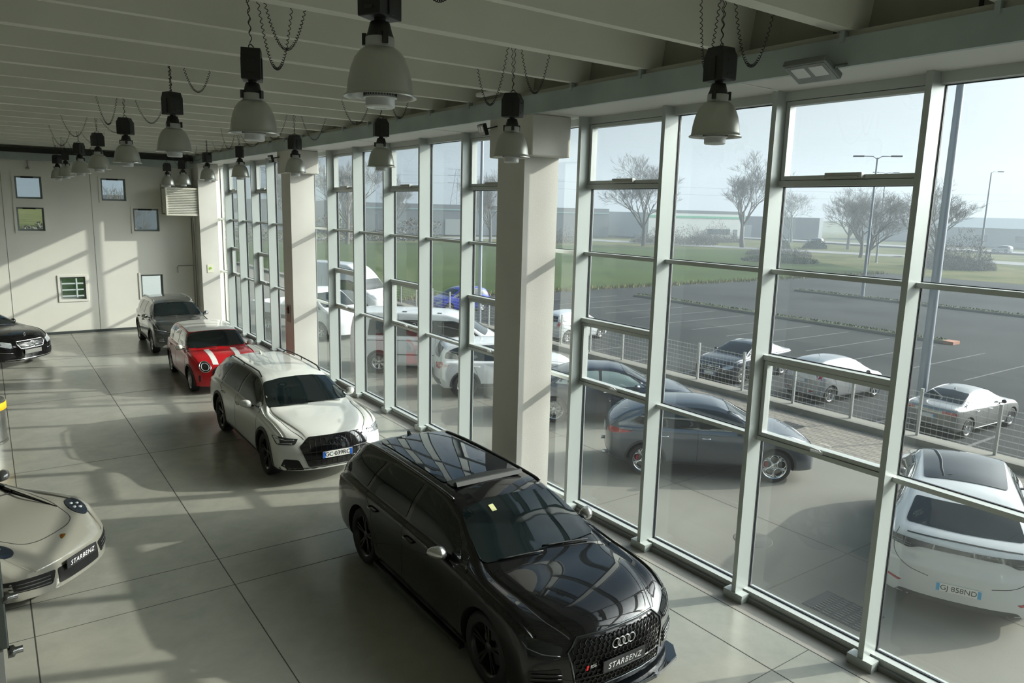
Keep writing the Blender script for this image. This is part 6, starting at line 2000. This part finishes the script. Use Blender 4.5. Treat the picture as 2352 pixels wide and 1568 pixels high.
p = MB().tube([(-.74, YB - .05, .1), (-.74, YB - .05, 5.7)], .022, 8); p.tube([(-.82, YB - .05, .1), (-.82, YB - .05, 4.0)], .018, 8)
tag(p.build('wall_pipe', mat('pipe_grey', (.30, .29, .25), .5, .3)), 'pair of slim pipes running up the back corner', 'pipe')
p = MB().tube([(-.78, YB - .06, 2.25), (-1.35, YB - .06, 2.25), (-1.37, YB - .06, 2.20), (-1.37, YB - .06, 2.0)], .016, 8)
tag(p.build('wall_pipe', mat('pipe_grey', (0, 0, 0))), 'short bent pipe branching from the corner pipes', 'pipe')
# sensor above the top left window
o = empty('sensor', (-5.72, YB - .03, 5.52), 0, 1, 'small sensor on a drop pipe above the upper left window', 'sensor')
MB().tube([(0, -.03, 0), (0, -.03, .25)], .014, 8).build('conduit', mat('pipe_grey', (0, 0, 0)), o)
MB().lathe([(0, -.05), (.05, -.045), (.055, 0), (.03, .03), (0, .03)], 16, c=(0, -.06, -.01)).build('head', mat('sensor_beige', (.32, .30, .26), .5), o)
# ---------------------------------------------------------------- left edge of the view
m_rail = mat('balustrade_grey', (.16, .18, .18), .4, .5)

o = empty('balustrade', (-7.06, -1.53, 3.5), 0, 1, 'grey steel balustrade panel with round glass clamps at the lower left edge', 'balustrade')
MB().box(-.9, 0, -.012, .012, .05, .95).build('panel', m_rail, o, bevel=.003)
MB().box(-.9, -.012, -.02, .02, -3.5, .05).build('post', mat('balustrade_white', (.5, .51, .5), .4), o)
for zz in (.17, .035):
    MB().lathe([(0, 0), (.014, 0), (.014, .012), (.008, .016), (.008, .03), (0, .03)], 14, axis='x', c=(-.004, 0, zz)).build('clamp', mat('clamp_steel', (.2, .2, .2), .25, .9), o)
o = empty('metal_drum', (-7.42, 13.1, 0), 0, 1, 'brushed metal drum stand with a yellow band near its top, at the left edge', 'stand')
MB().lathe([(0, 0), (.44, 0), (.455, .01), (.455, .05), (.44, .06), (.44, .60), (.46, .62), (.46, .80), (.44, .82), (0, .82)], 40).build('drum', mat('drum_metal', (.30, .30, .28), .25, .9), o, sharp=40)
MB().lathe([(.462, .64), (.468, .645), (.468, .775), (.462, .78)], 40).build('yellow_band', mat('band_yellow', (.70, .42, .01), .4), o)

# ---------------------------------------------------------------- place the cars
D = math.radians
white_wagon(-2.505, 10.20, D(-90), 1.0)
black_wagon(-2.44, 3.40, D(-91), 1.01)
red_hatch(-2.42, 16.52, D(-91), .96)
grey_suv(-2.29, 22.05, D(-91), .93)
black_sedan(-7.69, 22.18, D(-50.6), .99)
beige_coupe(-8.06, 7.62, D(-42), .98)
grey_crossover(4.85, 6.18, D(-40.9), .894, YZ)
white_crossover(5.02, 1.32, D(25.2), .981, YZ)
silver_sedan(16.64, 6.08, D(-3.2), .857)
silver_hatch(16.7, 10.33, D(-6.3), .97, LZ)
dark_sedan(16.52, 13.98, D(184), .936)
blue_hatch(15.94, 34.19, D(182), .998, LZ)
pale_hatch(15.9, 23.5, D(7), .957, LZ)
white_suv(5.0, 13.64, D(-25), .943, YZ)
white_van(4.6, 17.2, D(-35), 1.0, YZ)
high_van(7.5, 31, D(-60), .953, YZ)
flatbed(3.6, 25.5, D(-70), 1.0, YZ)
navy_car(5.75, 10.1, D(-36), .95, YZ)
far_car(150, 96, D(100), 1, LZ, (.6, .6, .62), 'tiny white car driving on the far road between the bare trees')
far_car(163, 62, D(80), 1, LZ, (.55, .55, .56), 'tiny white car on the far road at the right, under the houses')
